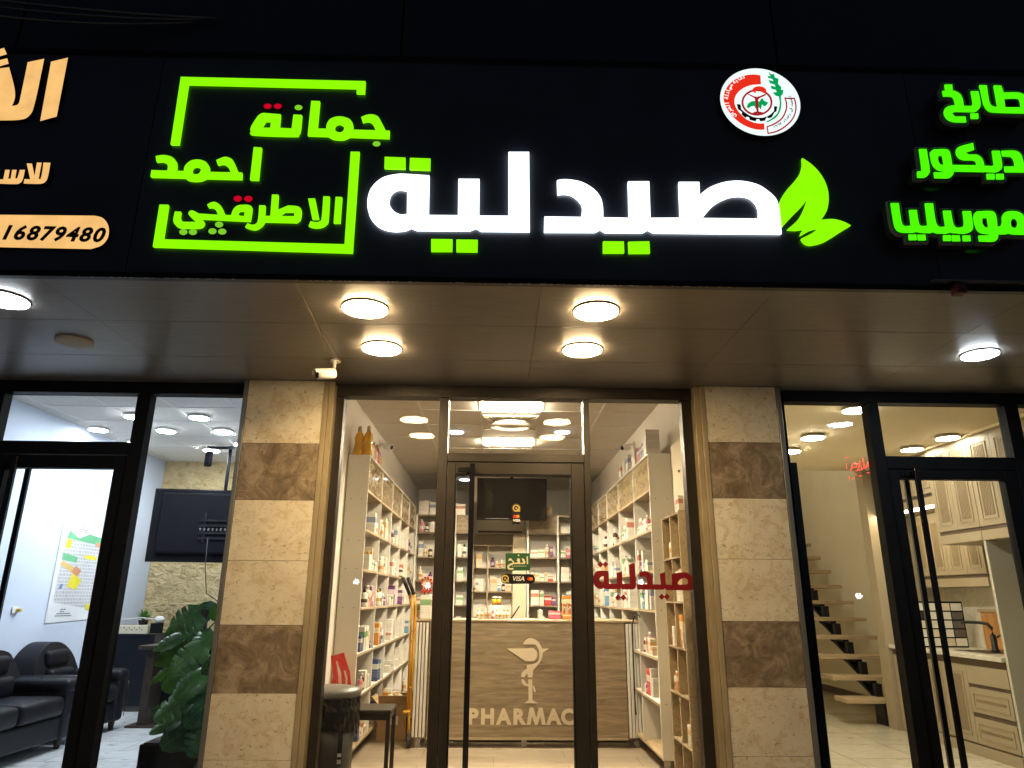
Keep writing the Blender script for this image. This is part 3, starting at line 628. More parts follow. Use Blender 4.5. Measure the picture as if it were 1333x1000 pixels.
# ================================================================== shopfronts
def pane(t, x0, x1, z0, z1, m=None, y=.045): return part('glass_pane', box(x0, x1, y-.004, y+.004, z0, z1), m or GLASS, t)
def bar(t, nm, x0, x1, z0, z1, m, y0=-.035, y1=.052): return part(nm, box(x0, x1, y0, y1, z0, z1, .002), m, t)
FZ = ZS-.004
def door(name, label, x0, x1, ztop, gx0, gx1, gz, m, hx, y=.0, hy=-.10):
    t = thing(name, label, 'door', ((x0+x1)/2, 0, 0))
    fr = MB()
    fr.box(x0, gx0, -.03, .03, .012, ztop, .002); fr.box(gx1, x1, -.03, .03, .012, ztop, .002)
    fr.box(gx0+.0005, gx1-.0005, -.0295, .0295, gz, ztop-.0005, .002); fr.box(gx0+.0005, gx1-.0005, -.0295, .0295, .012, .12, .002)
    part('door_frame', fr, m, t)
    part('glazing_bead', MB().box(gx0, gx0+.008, -.0315, .0315, .12, gz).box(gx1-.008, gx1, -.0315, .0315, .12, gz).box(gx0+.009, gx1-.009, -.031, .031, gz-.008, gz-.0005), M['black'], t)
    part('glass_pane', box(gx0+.002, gx1-.002, -.004, .004, .11, gz+.004), GLASS, t)
    for k, (xx, yy) in enumerate(hx):
        h = part('pull_handle', MB().box(xx-.017, xx+.017, yy-.011, yy+.011, .14, gz+.055, .002), M['gloss'], t)
        sg = 1 if yy > 0 else -1
        part('bracket', MB().tube([(xx, sg*.028, gz+.025), (xx, yy, gz+.025)], .014, 10).tube([(xx, sg*.028, .20), (xx, yy, .20)], .014, 10).box(xx-.045, xx+.015, sg*.03-.012, sg*.03+.012, gz+.008, gz+.045), M['black'], h)
    part('closer_pivot', box(gx0+.02, gx0+.10, -.037, -.030, gz+.012, gz+.042, .002), M['black'], t)
    return t
# pharmacy
t = thing('shopfront_frame', 'dark bronze framed glazing of the pharmacy between the two stone pillars', 'shopfront', (.12, 0, 0))
BR = M['bronze']
bar(t, 'header', -1.112, 1.344, 2.60, FZ, BR, -.05, .055)
bar(t, 'jamb', -1.112, -1.060, .012, 2.598, BR); bar(t, 'jamb', 1.276, 1.344, .012, 2.598, BR)
bar(t, 'mullion', -.401, -.338, .012, 2.598, BR, -.04, .055); bar(t, 'mullion', .588, .630, .012, 2.598, BR, -.04, .055)
bar(t, 'transom', -.3375, .5875, 2.155, 2.212, BR, -.038, .048)
bar(t, 'sill', -1.06, -.4015, -.05, .06, BR); bar(t, 'sill', .6305, 1.2755, -.05, .06, BR); bar(t, 'sill', -.338, .588, -.05, .008, BR)
pane(t, -1.062, -.399, .058, 2.602); pane(t, .628, 1.278, .058, 2.602); pane(t, -.339, .589, 2.21, 2.602)
door('pharmacy_door', 'dark bronze framed glass pharmacy door with one long black handle', -.334, .584, 2.150, -.281, .500, 2.072, BR, [(-.165, -.10)])
_bar, _pane = bar, pane
def bar(t, nm, x0, x1, z0, z1, m, y0=-.035, y1=.045): return _bar(t, nm, x0, x1, z0, z1, m, y0, y1)
def pane(t, x0, x1, z0, z1): return _pane(t, x0, x1, z0, z1, None, .02)
# left shop
BK = M['black']
t = thing('shopfront_frame', 'black framed glazing of the left shop with the green plant behind it', 'shopfront', (-3.2, 0, 0))
bar(t, 'header', -4.655, -1.742, 2.60, FZ, BK, -.05, .05)
bar(t, 'jamb', -1.757, -1.742, .012, 2.598, BK); bar(t, 'mullion', -2.471, -2.381, .012, 2.598, BK, -.04, .045); bar(t, 'mullion', -3.424, -3.369, .012, 2.598, BK, -.04, .045)
bar(t, 'transom', -3.368, -2.472, 2.175, 2.262, BK, -.038, .048); bar(t, 'transom', -4.61, -3.425, 2.175, 2.262, BK, -.038, .048)
bar(t, 'sill', -2.38, -1.758, -.05, .06, BK)
bar(t, 'jamb', -4.655, -4.612, .012, 2.598, BK); pane(t, -2.383, -1.755, .058, 2.602); pane(t, -3.371, -2.469, 2.26, 2.602); pane(t, -4.6, -3.422, 2.26, 2.602)
door('shop_door', 'black framed glass door of the left shop with two long bars', -3.362, -2.477, 2.170, -3.27, -2.543, 2.090, BK, [(-3.160, -.10), (-3.195+.0, .10)])
door('shop_door', 'black framed glass door leaf cut by the left photo edge', -4.605, -3.43, 2.170, -4.53, -3.50, 2.090, BK, [(-3.62, -.10)])
# right shop
t = thing('shopfront_frame', 'black framed glazing of the kitchen shop right of the stone pillar', 'shopfront', (3.0, 0, 0))
bar(t, 'header', 1.992, 4.925, 2.60, FZ, BK, -.05, .05)
bar(t, 'jamb', 1.991, 1.998, .012, 2.598, BK); bar(t, 'mullion', 2.578, 2.660, .012, 2.598, BK, -.04, .045); bar(t, 'mullion', 3.556, 3.652, .012, 2.598, BK, -.04, .045)
bar(t, 'transom', 2.661, 3.555, 2.137, 2.224, BK, -.038, .048)
bar(t, 'sill', 1.999, 2.577, -.05, .06, BK); bar(t, 'sill', 3.653, 4.86, -.05, .06, BK)
bar(t, 'jamb', 4.862, 4.925, .012, 2.598, BK); pane(t, 1.995, 2.580, .058, 2.602); pane(t, 2.658, 3.557, 2.222, 2.602); pane(t, 3.650, 4.865, .058, 2.602)
door('shop_door', 'black framed glass door of the kitchen shop with two slanting long bars', 2.665, 3.552, 2.133, 2.726, 3.468, 2.078, BK, [(2.817, -.10), (2.856, .10)])
t = thing('open_door_leaf', 'black metal leaf standing open behind the glass beside the right pillar', 'door', (2.06, .1, 0))
part('panel', box(2.030, 2.092, .08, .115, .01, 2.195, .003), BK, t); part('edge_strip', box(2.028, 2.034, .078, .0795, .2, 2.15), M['gloss'], t)

# mirrored red sign, built as glowing marks behind the right glass
t = thing('sign_reflection', 'small red reflection of sign lettering built as glowing marks behind the right shop glass', 'sign', (2.53, .10, 2.07))
nb = MB(); nx = lambda a, b: (atY(1010+a/3.845, 500+b/3.846, .06)[0], .06, atY(1010+a/3.845, 500+b/3.846, .06)[1])
for pl in ([(375,435),(385,400),(400,395),(405,415),(385,420)],[(400,435),(430,428),(420,385),(412,432)],[(430,428),(445,420),(436,372),(442,424)],[(445,422),(470,405),(462,365),(478,372),(470,405)],[(395,402),(415,400)],[(452,418),(466,388)]):
    nb.tube([nx(*p) for p in pl], .0042, 6)
part('letter', nb, E_['redrefl'], t)
nb = MB()
for a, b in (((345,370),(365,367)),((352,395),(354,425)),((366,460),(368,482)),((380,476),(395,470)),((415,462),(432,458)),((455,446),(472,442)),((400,448),(402,458))): part('border_dash', MB().tube([nx(*a), nx(*b)], .0028, 5), E_['redrefl'], t)

# decals on the pharmacy glass
DRED = pm('dark red vinyl', (.17, .002, .005), .45, 0, .04); YG = pm('gold print', (.55, .42, .10), .4)
d5 = lambda p: tr(760, 720, 8.6, p)
t = thing('window_lettering', 'dark red Arabic word stuck on the right pharmacy pane', 'decal', (.95, -.006, 1.36))
def dec(nm, loops, m, y=-.0062, par=None): 
    ls = [[atY(x, yy, y) for x, yy in smooth_loop(lp)] for lp in loops]
    return part(nm, MB().prism(ls, lambda u, v, d: (u, y+d, v), .0012, 0), m, par or t)
dec('letter', [d5([(505,130),(568,110),(580,330),(578,385,1),(560,405,1),(530,410),(430,408),(418,392),(400,405),(235,405),(220,390),(200,405),(160,395,1),(120,360,1),(103,300,1),(115,240,1),(160,200,1),(275,198),(285,345),(370,343),(368,222),(428,205),(432,345),(518,345)]), d5([(222,262),(225,330),(195,325,1),(175,305,1),(185,275,1),(205,262,1)])], DRED)
dec('letter', [d5([(618,215),(690,203,1),(740,225,1),(762,270,1),(770,350),(862,352),(850,232),(910,213),(918,355),(985,355),(985,232),(1045,222),(1130,215,1),(1190,240,1),(1222,300,1),(1228,370,1),(1205,412,1),(1180,420),(925,415),(912,398),(890,412),(597,408),(595,352),(712,350),(705,290,1),(680,268,1),(620,268)]), d5([(1055,352),(1140,352,1),(1165,340,1),(1162,300,1),(1130,280,1),(1090,290,1),(1055,325,1)])], DRED)
for cx, cy in ((186,127),(243,127),(382,497),(443,499),(872,490),(930,490)):
    dec('dot', [d5([(cx-34,cy),(cx,cy-36),(cx+34,cy),(cx,cy+36)])], DRED)
t = thing('push_sign', 'small green push sign with cream Arabic writing on the pharmacy door', 'sign', (.1, -.006, 1.42))
s6 = lambda p: tr(640, 640, 7.69, p)
dec('plate', [s6([(138,617),(383,617),(385,790),(140,793)])], pm('green vinyl', (.016, .085, .03), .45)); CRM = pm('cream vinyl', (.70, .62, .42), .5)
for lp in ([(350,652),(362,645),(366,725),(352,728)], [(300,668),(322,672),(338,705),(332,725),(296,726),(300,712),(318,710)], [(250,690),(262,668),(282,672),(284,712),(296,714),(294,726),(215,726),(215,712),(262,710),(262,700)], [(262,632),(276,630),(276,646),(262,646)], [(215,712),(200,690),(165,692),(178,668),(200,672),(205,684),(222,700),(222,724),(200,735),(176,750),(178,768),(222,765),(215,780),(172,782),(156,765),(160,738),(185,722)]):
    dec('letter', [s6(lp)], CRM, -.0078)
for k in range(8): dec('small_print', [s6([(205+k*19, 742),(214+k*19, 742),(212+k*19, 750),(203+k*19, 750)])], CRM, -.0078)
BV = pm('black vinyl', (.01, .01, .01), .3); WV = pm('white vinyl', (.75, .75, .72), .5); RV = pm('red vinyl', (.6, .03, .01), .4); OV = pm('orange vinyl', (.75, .25, .02), .4)
def qmark(cx, cy, r):
    n = 24; o = [(cx+r*math.cos(2*math.pi*k/n), cy+r*math.sin(2*math.pi*k/n)) for k in range(n)]; i = [(cx+r*.66*math.cos(2*math.pi*k/n), cy+r*.66*math.sin(2*math.pi*k/n)) for k in range(n)]
    dec('mark', [s6(o), s6(i)], YG, -.0078); dec('mark', [s6(ell(cx, cy, r*.24, r*.24, 10))], YG, -.0078); dec('mark', [s6([(cx+r*.2, cy+r*.35),(cx+r*.55, cy+r*.15),(cx+r*1.1, cy+r*.85),(cx+r*.75, cy+r*1.0)])], YG, -.0095)
def visa(cx, cy, h):
    x, z = atY(640+cx/7.69, 640+cy/7.69, 0)
    part('lettering', text_mesh('VISA', h, lambda u, v, d: (x+u, -.0078-d, z+v), .001, 'CENTER', .0006, .25), WV, t)
t = thing('payment_sticker', 'wide black rounded payment card sticker under the green push sign', 'sticker', (.1, -.006, 1.33))
dec('plate', [s6([(150,826),(380,826),(412,835,1),(430,858,1),(435,878,1),(425,905,1),(395,922,1),(370,924),(150,924),(115,915,1),(95,890,1),(95,860,1),(115,835,1)])], BV)
qmark(135, 872, 38); visa(265, 893, .040)
dec('mark', [s6(ell(374, 873, 18, 18))], RV, -.0078); dec('mark', [s6(ell(396, 874, 17, 17))], OV, -.0092)
t = thing('payment_sticker', 'upright black payment card sticker higher up on the pharmacy door', 'sticker', (.07, -.006, 1.62))
dec('plate', [s6([(208,200),(196,170,1),(205,135,1),(245,115,1),(285,132,1),(298,170,1),(286,205),(286,325),(208,325)])], BV)
qmark(246, 166, 36); visa(247, 303, .024)
dec('mark', [s6(ell(232, 248, 16, 16))], RV, -.0078); dec('mark', [s6(ell(262, 248, 16, 16))], OV, -.0092)

# ================================================================== room shells
def room(x0, x1, y1, zc, floor, wallm, ceilm, fname):
    struct('floor', box(x0, x1, -.13, y1, -.05, 0), floor)
    struct('wall', box(x0-.05, x0-.002, .002, y1, 0, zc+.02), wallm) if fname != 'p' or 1 else None
    struct('wall', box(x1+.002, x1+.05, .002, y1, 0, zc+.02), wallm)
    struct('wall', box(x0, x1, y1+.002, y1+.08, 0, zc+.02), wallm)
def ceiling(x0, x1, y1, z, m, gx=None, gy=None, hole=None):
    struct('ceiling', box(x0, x1, .05, y1, z+.001, z+.05), m)
    if gx:
        b = MB()
        for x in gx: b.box(x-.012, x+.012, .05, y1, z-.004, z+.0008)
        for y in gy: b.box(x0, x1, y-.012, y+.012, z-.003, z+.0007)
        struct('ceiling_grid', b, M['white'])
# pharmacy
PX0, PX1, PY, PZ = -1.30, 1.48, 7.0, 3.0
room(PX0, PX1, PY, PZ, M['pfloor'], M['wall'], M['tile'], 'p')
ceiling(PX0, PX1, PY, PZ, M['tile'], [-.745, -.163, .417, 1.0], [.03+.597*k for k in range(0, 12)])
struct('lintel_wall', MB().box(-1.74, 1.99, .052, .12, 2.70, 3.05).box(-4.66, -1.76, .052, .12, 2.70, 3.05).box(2.0, 4.93, .052, .12, 2.70, 3.05), M['wall'])
# left shop
LX0, LX1, LY, LZ = -4.47, -1.42, 4.75, 3.0
room(LX0, LX1, LY, LZ, M['lfloor'], M['wallwhite'], M['tile'], 'l')
ceiling(LX0, LX1, LY, LZ, M['tile'], [-4.30+.60*k for k in range(5)], [.65+.60*k for k in range(7)])
struct('stone_wall', box(LX0, LX1, LY-.03, LY, 0.12, LZ), M['stone'])
struct('skirting', box(LX0, LX1, LY-.09, LY-.032, 0, .12, .003), M['wallwhite'])
# right shop
RX0, RX1, RY, RZ = 1.995, 4.87, 6.9, 2.715
struct('floor', box(RX0, RX1, -.13, RY, -.05, 0), M['rfloor'])
struct('wall', box(RX0-.05, RX0-.002, .31, RY, 0, 4.9), M['wallcream']); struct('wall', box(RX1+.002, RX1+.05, .0, RY, 0, 4.9), M['wallcream'])
struct('wall', box(RX0, RX1, RY, RY+.05, 0, 4.9), M['wallcream'])
struct('ceiling', box(RX0, RX1, .05, 3.28, RZ, RZ+.25), M['ceilcream']); struct('stairwell_ceiling', box(RX0, RX1, 3.282, RY, 4.9, 4.95), M['ceilcream'])
struct('skirting', MB().box(RX1-.018, RX1-.001, 3.3, RY, 0, .09).box(RX0, RX1-.02, RY-.018, RY-.001, 0, .09), M['darkgap'])

# ================================================================== pharmacy ceiling
for x, y, lab in ((-.448, 2.694, 'cool glass reflection built as a lamp left of the louvre lights behind the transom'), (.696, 2.634, 'cool glass reflection built as a lamp right of the louvre lights behind the transom'), (-.49, 5.9, 'cool glass reflection built as a lamp far back above the left back unit')):  # these lamps stand in for cool lights mirrored in the glass
    ceiling_lamp(x, y, PZ-.003, .082, E_['down'], lab, 'cool reflection spots in the pharmacy ceiling', .02, M['white'])
def troffer(x0, x1, y0, y1, lab):
    t = thing('louvre_light', lab, 'lamp', ((x0+x1)/2, (y0+y1)/2, PZ-.02), 'louvre lights in the pharmacy ceiling')
    part('diffuser', box(x0+.006, x1-.006, y0+.006, y1-.006, PZ-.013, PZ-.004), E_['trof'], t)
    b = MB(); n = 14
    for k in range(n+1): x = x0+(x1-x0)*k/n; b.box(x-.004, x+.004, y0, y1, PZ-.026, PZ-.0135)
    part('louvre', b, M['white'], t)
troffer(-.155, .405, 1.50, 1.80, 'bright louvre light panel nearest the pharmacy transom')
troffer(-.155, .405, 3.07, 3.37, 'bright louvre light panel farther back above the counter')
t = thing('ceiling_cassette', 'pale air diffuser with round plate between the two louvre lights', 'air diffuser', (.13, 2.25, PZ))
part('plate', box(-.155, .405, 1.95, 2.53, PZ-.018, PZ-.005, .006), M['white'], t)
part('disc', MB().lathe(.13, 2.25, [(.20, PZ-.019), (.21, PZ-.05), (.05, PZ-.055)], 32), M['white'], t)
b = MB()
for k in range(16): x = -.13+.52*k/15; b.box(x-.003, x+.003, 1.96, 2.02, PZ-.03, PZ-.018)
for a_, b_ in (((-.14,1.97),(-.03,2.13)), ((.39,1.97),(.29,2.13)), ((-.14,2.5),(-.03,2.37)), ((.39,2.5),(.29,2.37))): b.tube([(a_[0], a_[1], PZ-.024), (b_[0], b_[1], PZ-.03)], .008, 6)
part('fins', b, M['trim'], t)
cctv(PX0+.005, 2.9, 2.89, (.75, -.62, -.22), 'white wall camera above the left pharmacy shelves', -1)
cctv(PX1-.005, 2.69, 2.87, (-.75, -.62, -.22), 'white wall camera above the right pharmacy shelves', 1)

# ================================================================== shelving
ROWS = [.13, .50, .83, 1.19, 1.50, 1.83, 2.16, 2.45]
def side_shelf(x_front, x_wall, ys, label):
    s = 1 if x_wall > x_front else -1
    a, b = min(x_front, x_wall), max(x_front, x_wall)
    t = thing('shelf_unit', label, 'shelving', ((a+b)/2, ys[0], 0))
    part('end_panel', box(a, b, ys[0]-.009, ys[0]+.009, ROWS[0]-.02, ROWS[-1]+.012, .001), M['white'], t)
    sc = MB()
    for z in (ROWS[1], ROWS[3], ROWS[4], ROWS[5]-.1, ROWS[6]-.08):
        for xx in (a+.045, b-.05): sc.tube([(xx, ys[0]-.0095, z), (xx, ys[0]-.0110, z)], .0042, 8)
    part('screw_caps', sc, M['rubber'], t)
    for y in ys[1:]: part('divider', box(a+.001, b-.001, y-.009, y+.009, ROWS[0]-.015, ROWS[-1]-.001), M['white'], t)
    for k, z in enumerate(ROWS):
        part('shelf', box(a+.002, b-.002, ys[0]+.010, ys[-1]+.008, z-.018, z) if k < 7 else box(a, b, ys[0]+.010, ys[-1]+.009, z+.0002, z+.017), M['oaky'] if k in (0, 6) else M['white'], t)
        if k < 7:
            xe = x_front; part('shelf_edge', box(min(xe-s*.001, xe+s*.001), max(xe-s*.001, xe+s*.001)+.0002, ys[0]+.0105, ys[-1]+.0075, z-.0185, z+.0005), M['oakedge'], t)
    part('back_panel', box(min(x_wall, x_wall-s*.006), max(x_wall, x_wall-s*.006), ys[0]+.01, ys[-1], ROWS[0], ROWS[-1]-.02), M['white'], t)
    # patterned sliding glass doors of the top row
    for y0, y1 in zip(ys, ys[1:]):
        d = part('door', box(min(x_front+s*.014, x_front+s*.018), max(x_front+s*.014, x_front+s*.018), y0+.011, y1-.011, ROWS[6]+.002, ROWS[7]-.002), GLOSSGLASS, t)
        pb = MB()
        for q in range(7):
            yy = y0+.06+(y1-y0-.12)*q/6
            for rr in range(2):
                zz = ROWS[6]+.05+.12*rr+.02*math.sin(q*2.1+rr)
                x = x_front+s*.0125
                pb.tube([(x, yy-.03, zz), (x, yy-.01, zz+.06), (x, yy+.01, zz+.015), (x, yy+.03, zz+.05)], .0035, 4)
        part('pattern', pb, M['oak'], d)
    for y in (ys[0]+.08, ys[2], ys[-1]-.1):
        for xx in (a+.05,): part('leg', MB().box(xx-.02, xx+.02, y-.02, y+.02, .012, ROWS[0]-.021).box(xx-.026, xx+.026, y-.026, y+.026, 0, .011), M['chrome'], t)
    return t
def glossglass():
    m, t, p = _nt('tinted acrylic front'); p.inputs['Base Color'].default_value = (.50, .38, .20, 1); p.inputs['Roughness'].default_value = .12
    n = noise(t, coords(t, (1, 1, 2)), 9, 5); t.links.new(ramp(t, n, [(.35, (.42, .31, .16)), (.65, (.60, .48, .28))]), p.inputs['Base Color']); p.inputs['Coat Weight'].default_value = .6; return m
GLOSSGLASS = glossglass()
YL = [1.355, 2.13, 2.845, 3.60, 4.37, 5.03]; YR = [1.145, 1.86, 2.70, 3.50, 4.20, 4.90]
side_shelf(-1.11, -1.296, YL, 'tall white shelf wall along the left side of the pharmacy')
side_shelf(1.28, 1.476, YR, 'tall white shelf wall along the right side of the pharmacy')

# back units at y = 5
def back_unit(x0, x1, cols, label, top=2.36):
    t = thing('shelf_unit', label, 'shelving', ((x0+x1)/2, 5.15, 0)); rows = [.5, .86, 1.18, 1.49, 1.80, 2.125, top]
    for x in [x0]+cols+[x1]: part('divider', box(x-.012, x+.012, 5.0, 5.28, .1, top), M['white'], t)
    xs_ = [x0]+cols+[x1]
    for a, b in zip(xs_, xs_[1:]):
        for z in rows: part('shelf', box(a+.0125, b-.0125, 5.002, 5.278, z-.018, z-.001), M['oak'], t)
    part('back_panel', box(x0+.0125, x1-.0125, 5.28, 5.29, .1, top-.02), M['white'], t)
    return t, rows
tL, BROW = back_unit(-1.09, -.335, [-.56], 'white back shelf unit behind the left end of the counter')
tR, _ = back_unit(.43, 1.26, [.84], 'white back shelf unit behind the right end of the counter')
def oak_front(x0, x1, par):
    d = part('cabinet_door', box(x0+.014, x1-.014, 4.992, 5.001, 2.128, 2.338), M['oak'], par)
    n = 3; b = MB()
    cx = (x0+x1)/2
    b.tube([(cx-.04, 4.989, 2.29), (cx, 4.989, 2.31), (cx+.035, 4.989, 2.28), (cx+.01, 4.989, 2.24), (cx-.02, 4.989, 2.20), (cx+.02, 4.989, 2.17)], .005, 5)
    part('pattern', b, M['oakedge'], d)
oak_front(-.56, -.335, tL); oak_front(.43, .84, tR)
t = thing('oak_shelf', 'low oak shelf unit on the back wall behind the counter middle', 'shelving', (0, 5.4, 1.0))
SX = [-.32, -.115, .235]; SZ = [1.02, 1.36, 1.68, 1.985]
for k, x in enumerate(SX): part('divider', box(x-.009, x+.009, 5.40, 5.62, .98, 2.0 if k else 1.98), M['oakedge'], t)
for a, b in zip(SX, SX[1:]):
    for z in SZ: part('shelf', box(a+.0095, b-.0095, 5.402, 5.62, z-.014, z), M['oakedge'], t)
part('back_panel', box(-.31, .225, 5.622, 5.63, 1.0, 1.98), M['white'], t)
struct('partition_wall', box(.238, .418, 5.30, 5.42, 0, 2.13), M['wallcream']); struct('partition_wall', box(-.334, .43, 5.75, 5.85, 0, 3.0), M['wallcream'])
# tv, ac unit
t = thing('television', 'large black flat television hanging above the pharmacy counter', 'television', (.18, 4.6, 2.2))
TL = lambda mb: mb.rot(math.radians(9), 'X', (.2, 4.6, 2.52))
part('body', TL(box(-.262, .664, 4.60, 4.66, 2.248, 2.80, .008, 2)), M['tvback'], t); part('screen', TL(box(-.250, .652, 4.5965, 4.5995, 2.262, 2.788)), M['screen'], t)
b = MB()
for k in range(26): b.box(-.14+k*.0115, -.134+k*.0115, 4.594, 4.596, 2.266, 2.272)
part('caption_strip', TL(b), M['white'], t)
part('stand_bracket', MB().tube([(.2, 4.68, 2.6), (.2, 4.7, 3.0)], .02, 10), M['black'], t)
t = thing('air_conditioner', 'white split air conditioner partly hidden under the hanging television', 'air conditioner', (.1, 5.6, 2.1))
part('body', box(-.30, .41, 5.52, 5.745, 2.15, 2.38, .02, 3), M['white'], t); part('louvre', box(-.26, .37, 5.50, 5.5185, 2.165, 2.19, .003), M['darkgap'], t)

# counter
t = thing('pharmacy_counter', 'long oak fronted counter with carved cup and snake and pharmacy lettering', 'counter', (.3, 2.2, 0))
part('front_panel', box(-.60, 1.205, 2.17, 2.19, .085, 1.062), M['oak'], t)
part('top', box(-.74, 1.37, 2.165, 2.70, 1.063, 1.080, .002), M['oakedge'], t)
part('bottom_rail', box(-.60, 1.205, 2.166, 2.192, .066, .084), M['oakedge'], t)
for a, b, n in ((-.735, -.612, 4), (1.215, 1.36, 5)):
    for k in range(n):
        x = a+(b-a)*(k+.5)/n; part('slat', MB().box(x-.011, x+.011, 2.158, 2.185, .085, 1.050, .004, 2), M['white'], t)
    part('end_panel', box(a, b, 2.187, 2.69, .07, 1.062), M['oak'], t)
for x in (-.68, .275, 1.29): part('leg', MB().box(x-.024, x+.024, 2.22, 2.26, .0, .065), M['chrome'], t)
part('plinth', box(-.62, 1.24, 2.45, 2.47, 0, .085), M['darkgap'], t)
ENG = pm('routed cream recess', (.66, .56, .40), .6, 0, .04); cy_ = 2.1665
o6 = lambda p: tr(600, 820, 7.406, p)
def carve(loops, y=cy_):
    ls = [[atY(x, yy, 2.17) for x, yy in smooth_loop(lp)] for lp in loops]
    part('carving', MB().prism(ls, lambda u, v, d: (u, y+d, v), .003, 0), ENG, t)
carve([o6([(595,138),(630,95,1),(680,80,1),(740,110,1),(775,165,1),(788,235,1),(770,300,1),(735,345,1),(697,390),(690,458),(645,458),(640,415),(612,455),(578,455),(590,410,1),(635,372),(635,337),(690,330,1),(745,300,1),(755,230,1),(745,180,1),(718,142)])])
carve([o6([(440,180),(700,178),(735,215,1),(730,270,1),(700,302),(622,302)])])
carve([o6([(782,180),(852,180),(785,222)])])
carve([o6([(582,478),(606,478),(625,510,1),(650,525),(650,478),(688,478),(690,680),(742,705),(610,708),(652,680),(650,545),(610,535,1),(588,505,1)])])
carve([o6([(694,530),(715,560,1),(720,600),(708,600),(694,560)])])
for w_, x_ in (('PHAR', -.232), ('ACY', atY(712.5, 940, 2.17)[0])):
    part('lettering', text_mesh(w_, .172, lambda u, v, d: (x_+u, cy_-d, .198+v), .003, 'LEFT', .0085, 0, 1.0, 1.29 if w_ == 'PHAR' else 1.10), ENG, t)
ma, mb_ = atY(685.5, 940, 2.17)[0], atY(710.5, 940, 2.17)[0]; mw = mb_-ma; mz0, mz1 = .190, .331
part('lettering', MB().prism([[(ma, mz0), (ma+.16*mw, mz1), (ma+.36*mw, mz1), (ma+.50*mw, mz0+.055), (ma+.64*mw, mz1), (ma+.84*mw, mz1), (mb_, mz0), (mb_-.21*mw, mz0), (mb_-.28*mw, mz0+.075), (ma+.57*mw, mz0), (ma+.43*mw, mz0), (ma+.28*mw, mz0+.075), (ma+.21*mw, mz0)]], lambda u, v, d: (u, cy_+d, v), .003, 0), ENG, t)

# ================================================================== goods on the shelves
PR = {
 'white box with blue print': printed('pack blue', (.72,.70,.64), (.22,.28,.42), (.25,.3,.45)),
 'white box with red band': printed('pack red', (.72,.70,.64), (.48,.20,.14), (.45,.2,.18)),
 'cream box with orange band': printed('pack orange', (.66,.58,.44), (.58,.36,.16), (.3,.2,.12)),
 'plain white box': printed('pack plain', (.74,.71,.65), (.66,.63,.58), (.15,.15,.18)),
 'white box with green band': printed('pack green', (.72,.70,.64), (.20,.36,.18), (.2,.3,.2)),
 'pink carton': printed('pack pink', (.60,.14,.24), (.75,.65,.6), (.6,.5,.5)),
 'purple carton': printed('pack purple', (.14,.04,.16), (.6,.5,.55), (.6,.5,.6)),
 'dark blue carton': printed('pack navy', (.03,.05,.16), (.6,.6,.6), (.5,.5,.6)),
 'orange carton': printed('pack amber', (.55,.22,.03), (.7,.6,.4), (.6,.5,.4)),
 'sky blue carton': printed('pack sky', (.12,.30,.48), (.7,.7,.7), (.6,.6,.7)),
 'red and white carton': printed('pack redwhite', (.46,.03,.03), (.72,.68,.62), (.7,.6,.6)),
}
BT = {
 'white bottle with black cap': (printed('bottle white', (.72,.70,.65), (.05,.05,.06), (.1,.1,.2), .3, .55), pm('black cap', (.012,.012,.012), .4)),
 'white bottle with gold cap': (printed('bottle white gold', (.74,.71,.64), (.55,.35,.06), (.1,.1,.2), .35, .6), pm('gold cap', (.50,.32,.06), .35)),
 'dark brown bottle with white cap': (printed('bottle amber', (.06,.025,.01), (.66,.60,.5), (.1,.1,.2), .2, .65), pm('white cap', (.72,.70,.66), .4)),
 'purple bottle with black cap': (printed('bottle purple', (.10,.03,.14), (.5,.4,.5), (.6,.5,.6), .25, .6), pm('black cap', (.012,.012,.012), .4)),
 'cream bottle with white pump': (printed('bottle cream', (.66,.58,.44), (.5,.25,.1), (.3,.2,.1), .3, .55), pm('white cap', (.72,.70,.66), .4)),
 'pink bottle with white cap': (printed('bottle pink', (.62,.20,.26), (.7,.6,.6), (.6,.4,.4), .3, .6), pm('white cap', (.72,.70,.66), .4)),
}
rng = random.Random(11)
def pack(x, y, z, w, d, h, kind, label, group, face):
    """card pack standing on a shelf; face = axis its width runs along"""
    sx, sy = (w, d) if face == 'x' else (d, w)
    mb = box(x-sx/2, x+sx/2, y-sy/2, y+sy/2, z, z+h, .0012)
    return solo('medicine_box', mb, PR[kind], label, 'medicine box', (x, y, z), group)
def bottle(x, y, z, r, h, kind, label, group):
    bm_, cm = BT[kind]
    t = thing('medicine_bottle', label, 'bottle', (x, y, z), group)
    part('body', MB().lathe(x, y, [(r*.92, z), (r, z+.004), (r, z+h*.66), (r*.85, z+h*.74), (r*.42, z+h*.80)], 14), bm_, t)
    part('cap', MB().lathe(x, y, [(r*.46, z+h*.801), (r*.5, z+h*.805), (r*.5, z+h*.985), (r*.42, z+h)], 12), cm, t)
ORD = ['first', 'second', 'third', 'fourth', 'fifth', 'sixth', 'seventh', 'eighth', 'ninth']
ROWN = ['bottom shelf', 'second shelf up', 'third shelf up', 'fourth shelf up', 'fifth shelf up', 'sixth shelf up', 'top shelf']
BAYN = ['nearest bay', 'second bay', 'third bay', 'fourth bay', 'farthest bay']
boxes_ = list(PR); bts = ['white bottle with gold cap', 'cream bottle with white pump', 'white bottle with black cap', 'cream bottle with white pump', 'white bottle with gold cap', 'dark brown bottle with white cap', 'purple bottle with black cap', 'pink bottle with white cap']
WHITEISH = ['plain white box', 'white box with blue print', 'white box with red band', 'cream box with orange band', 'white box with green band', 'plain white box']
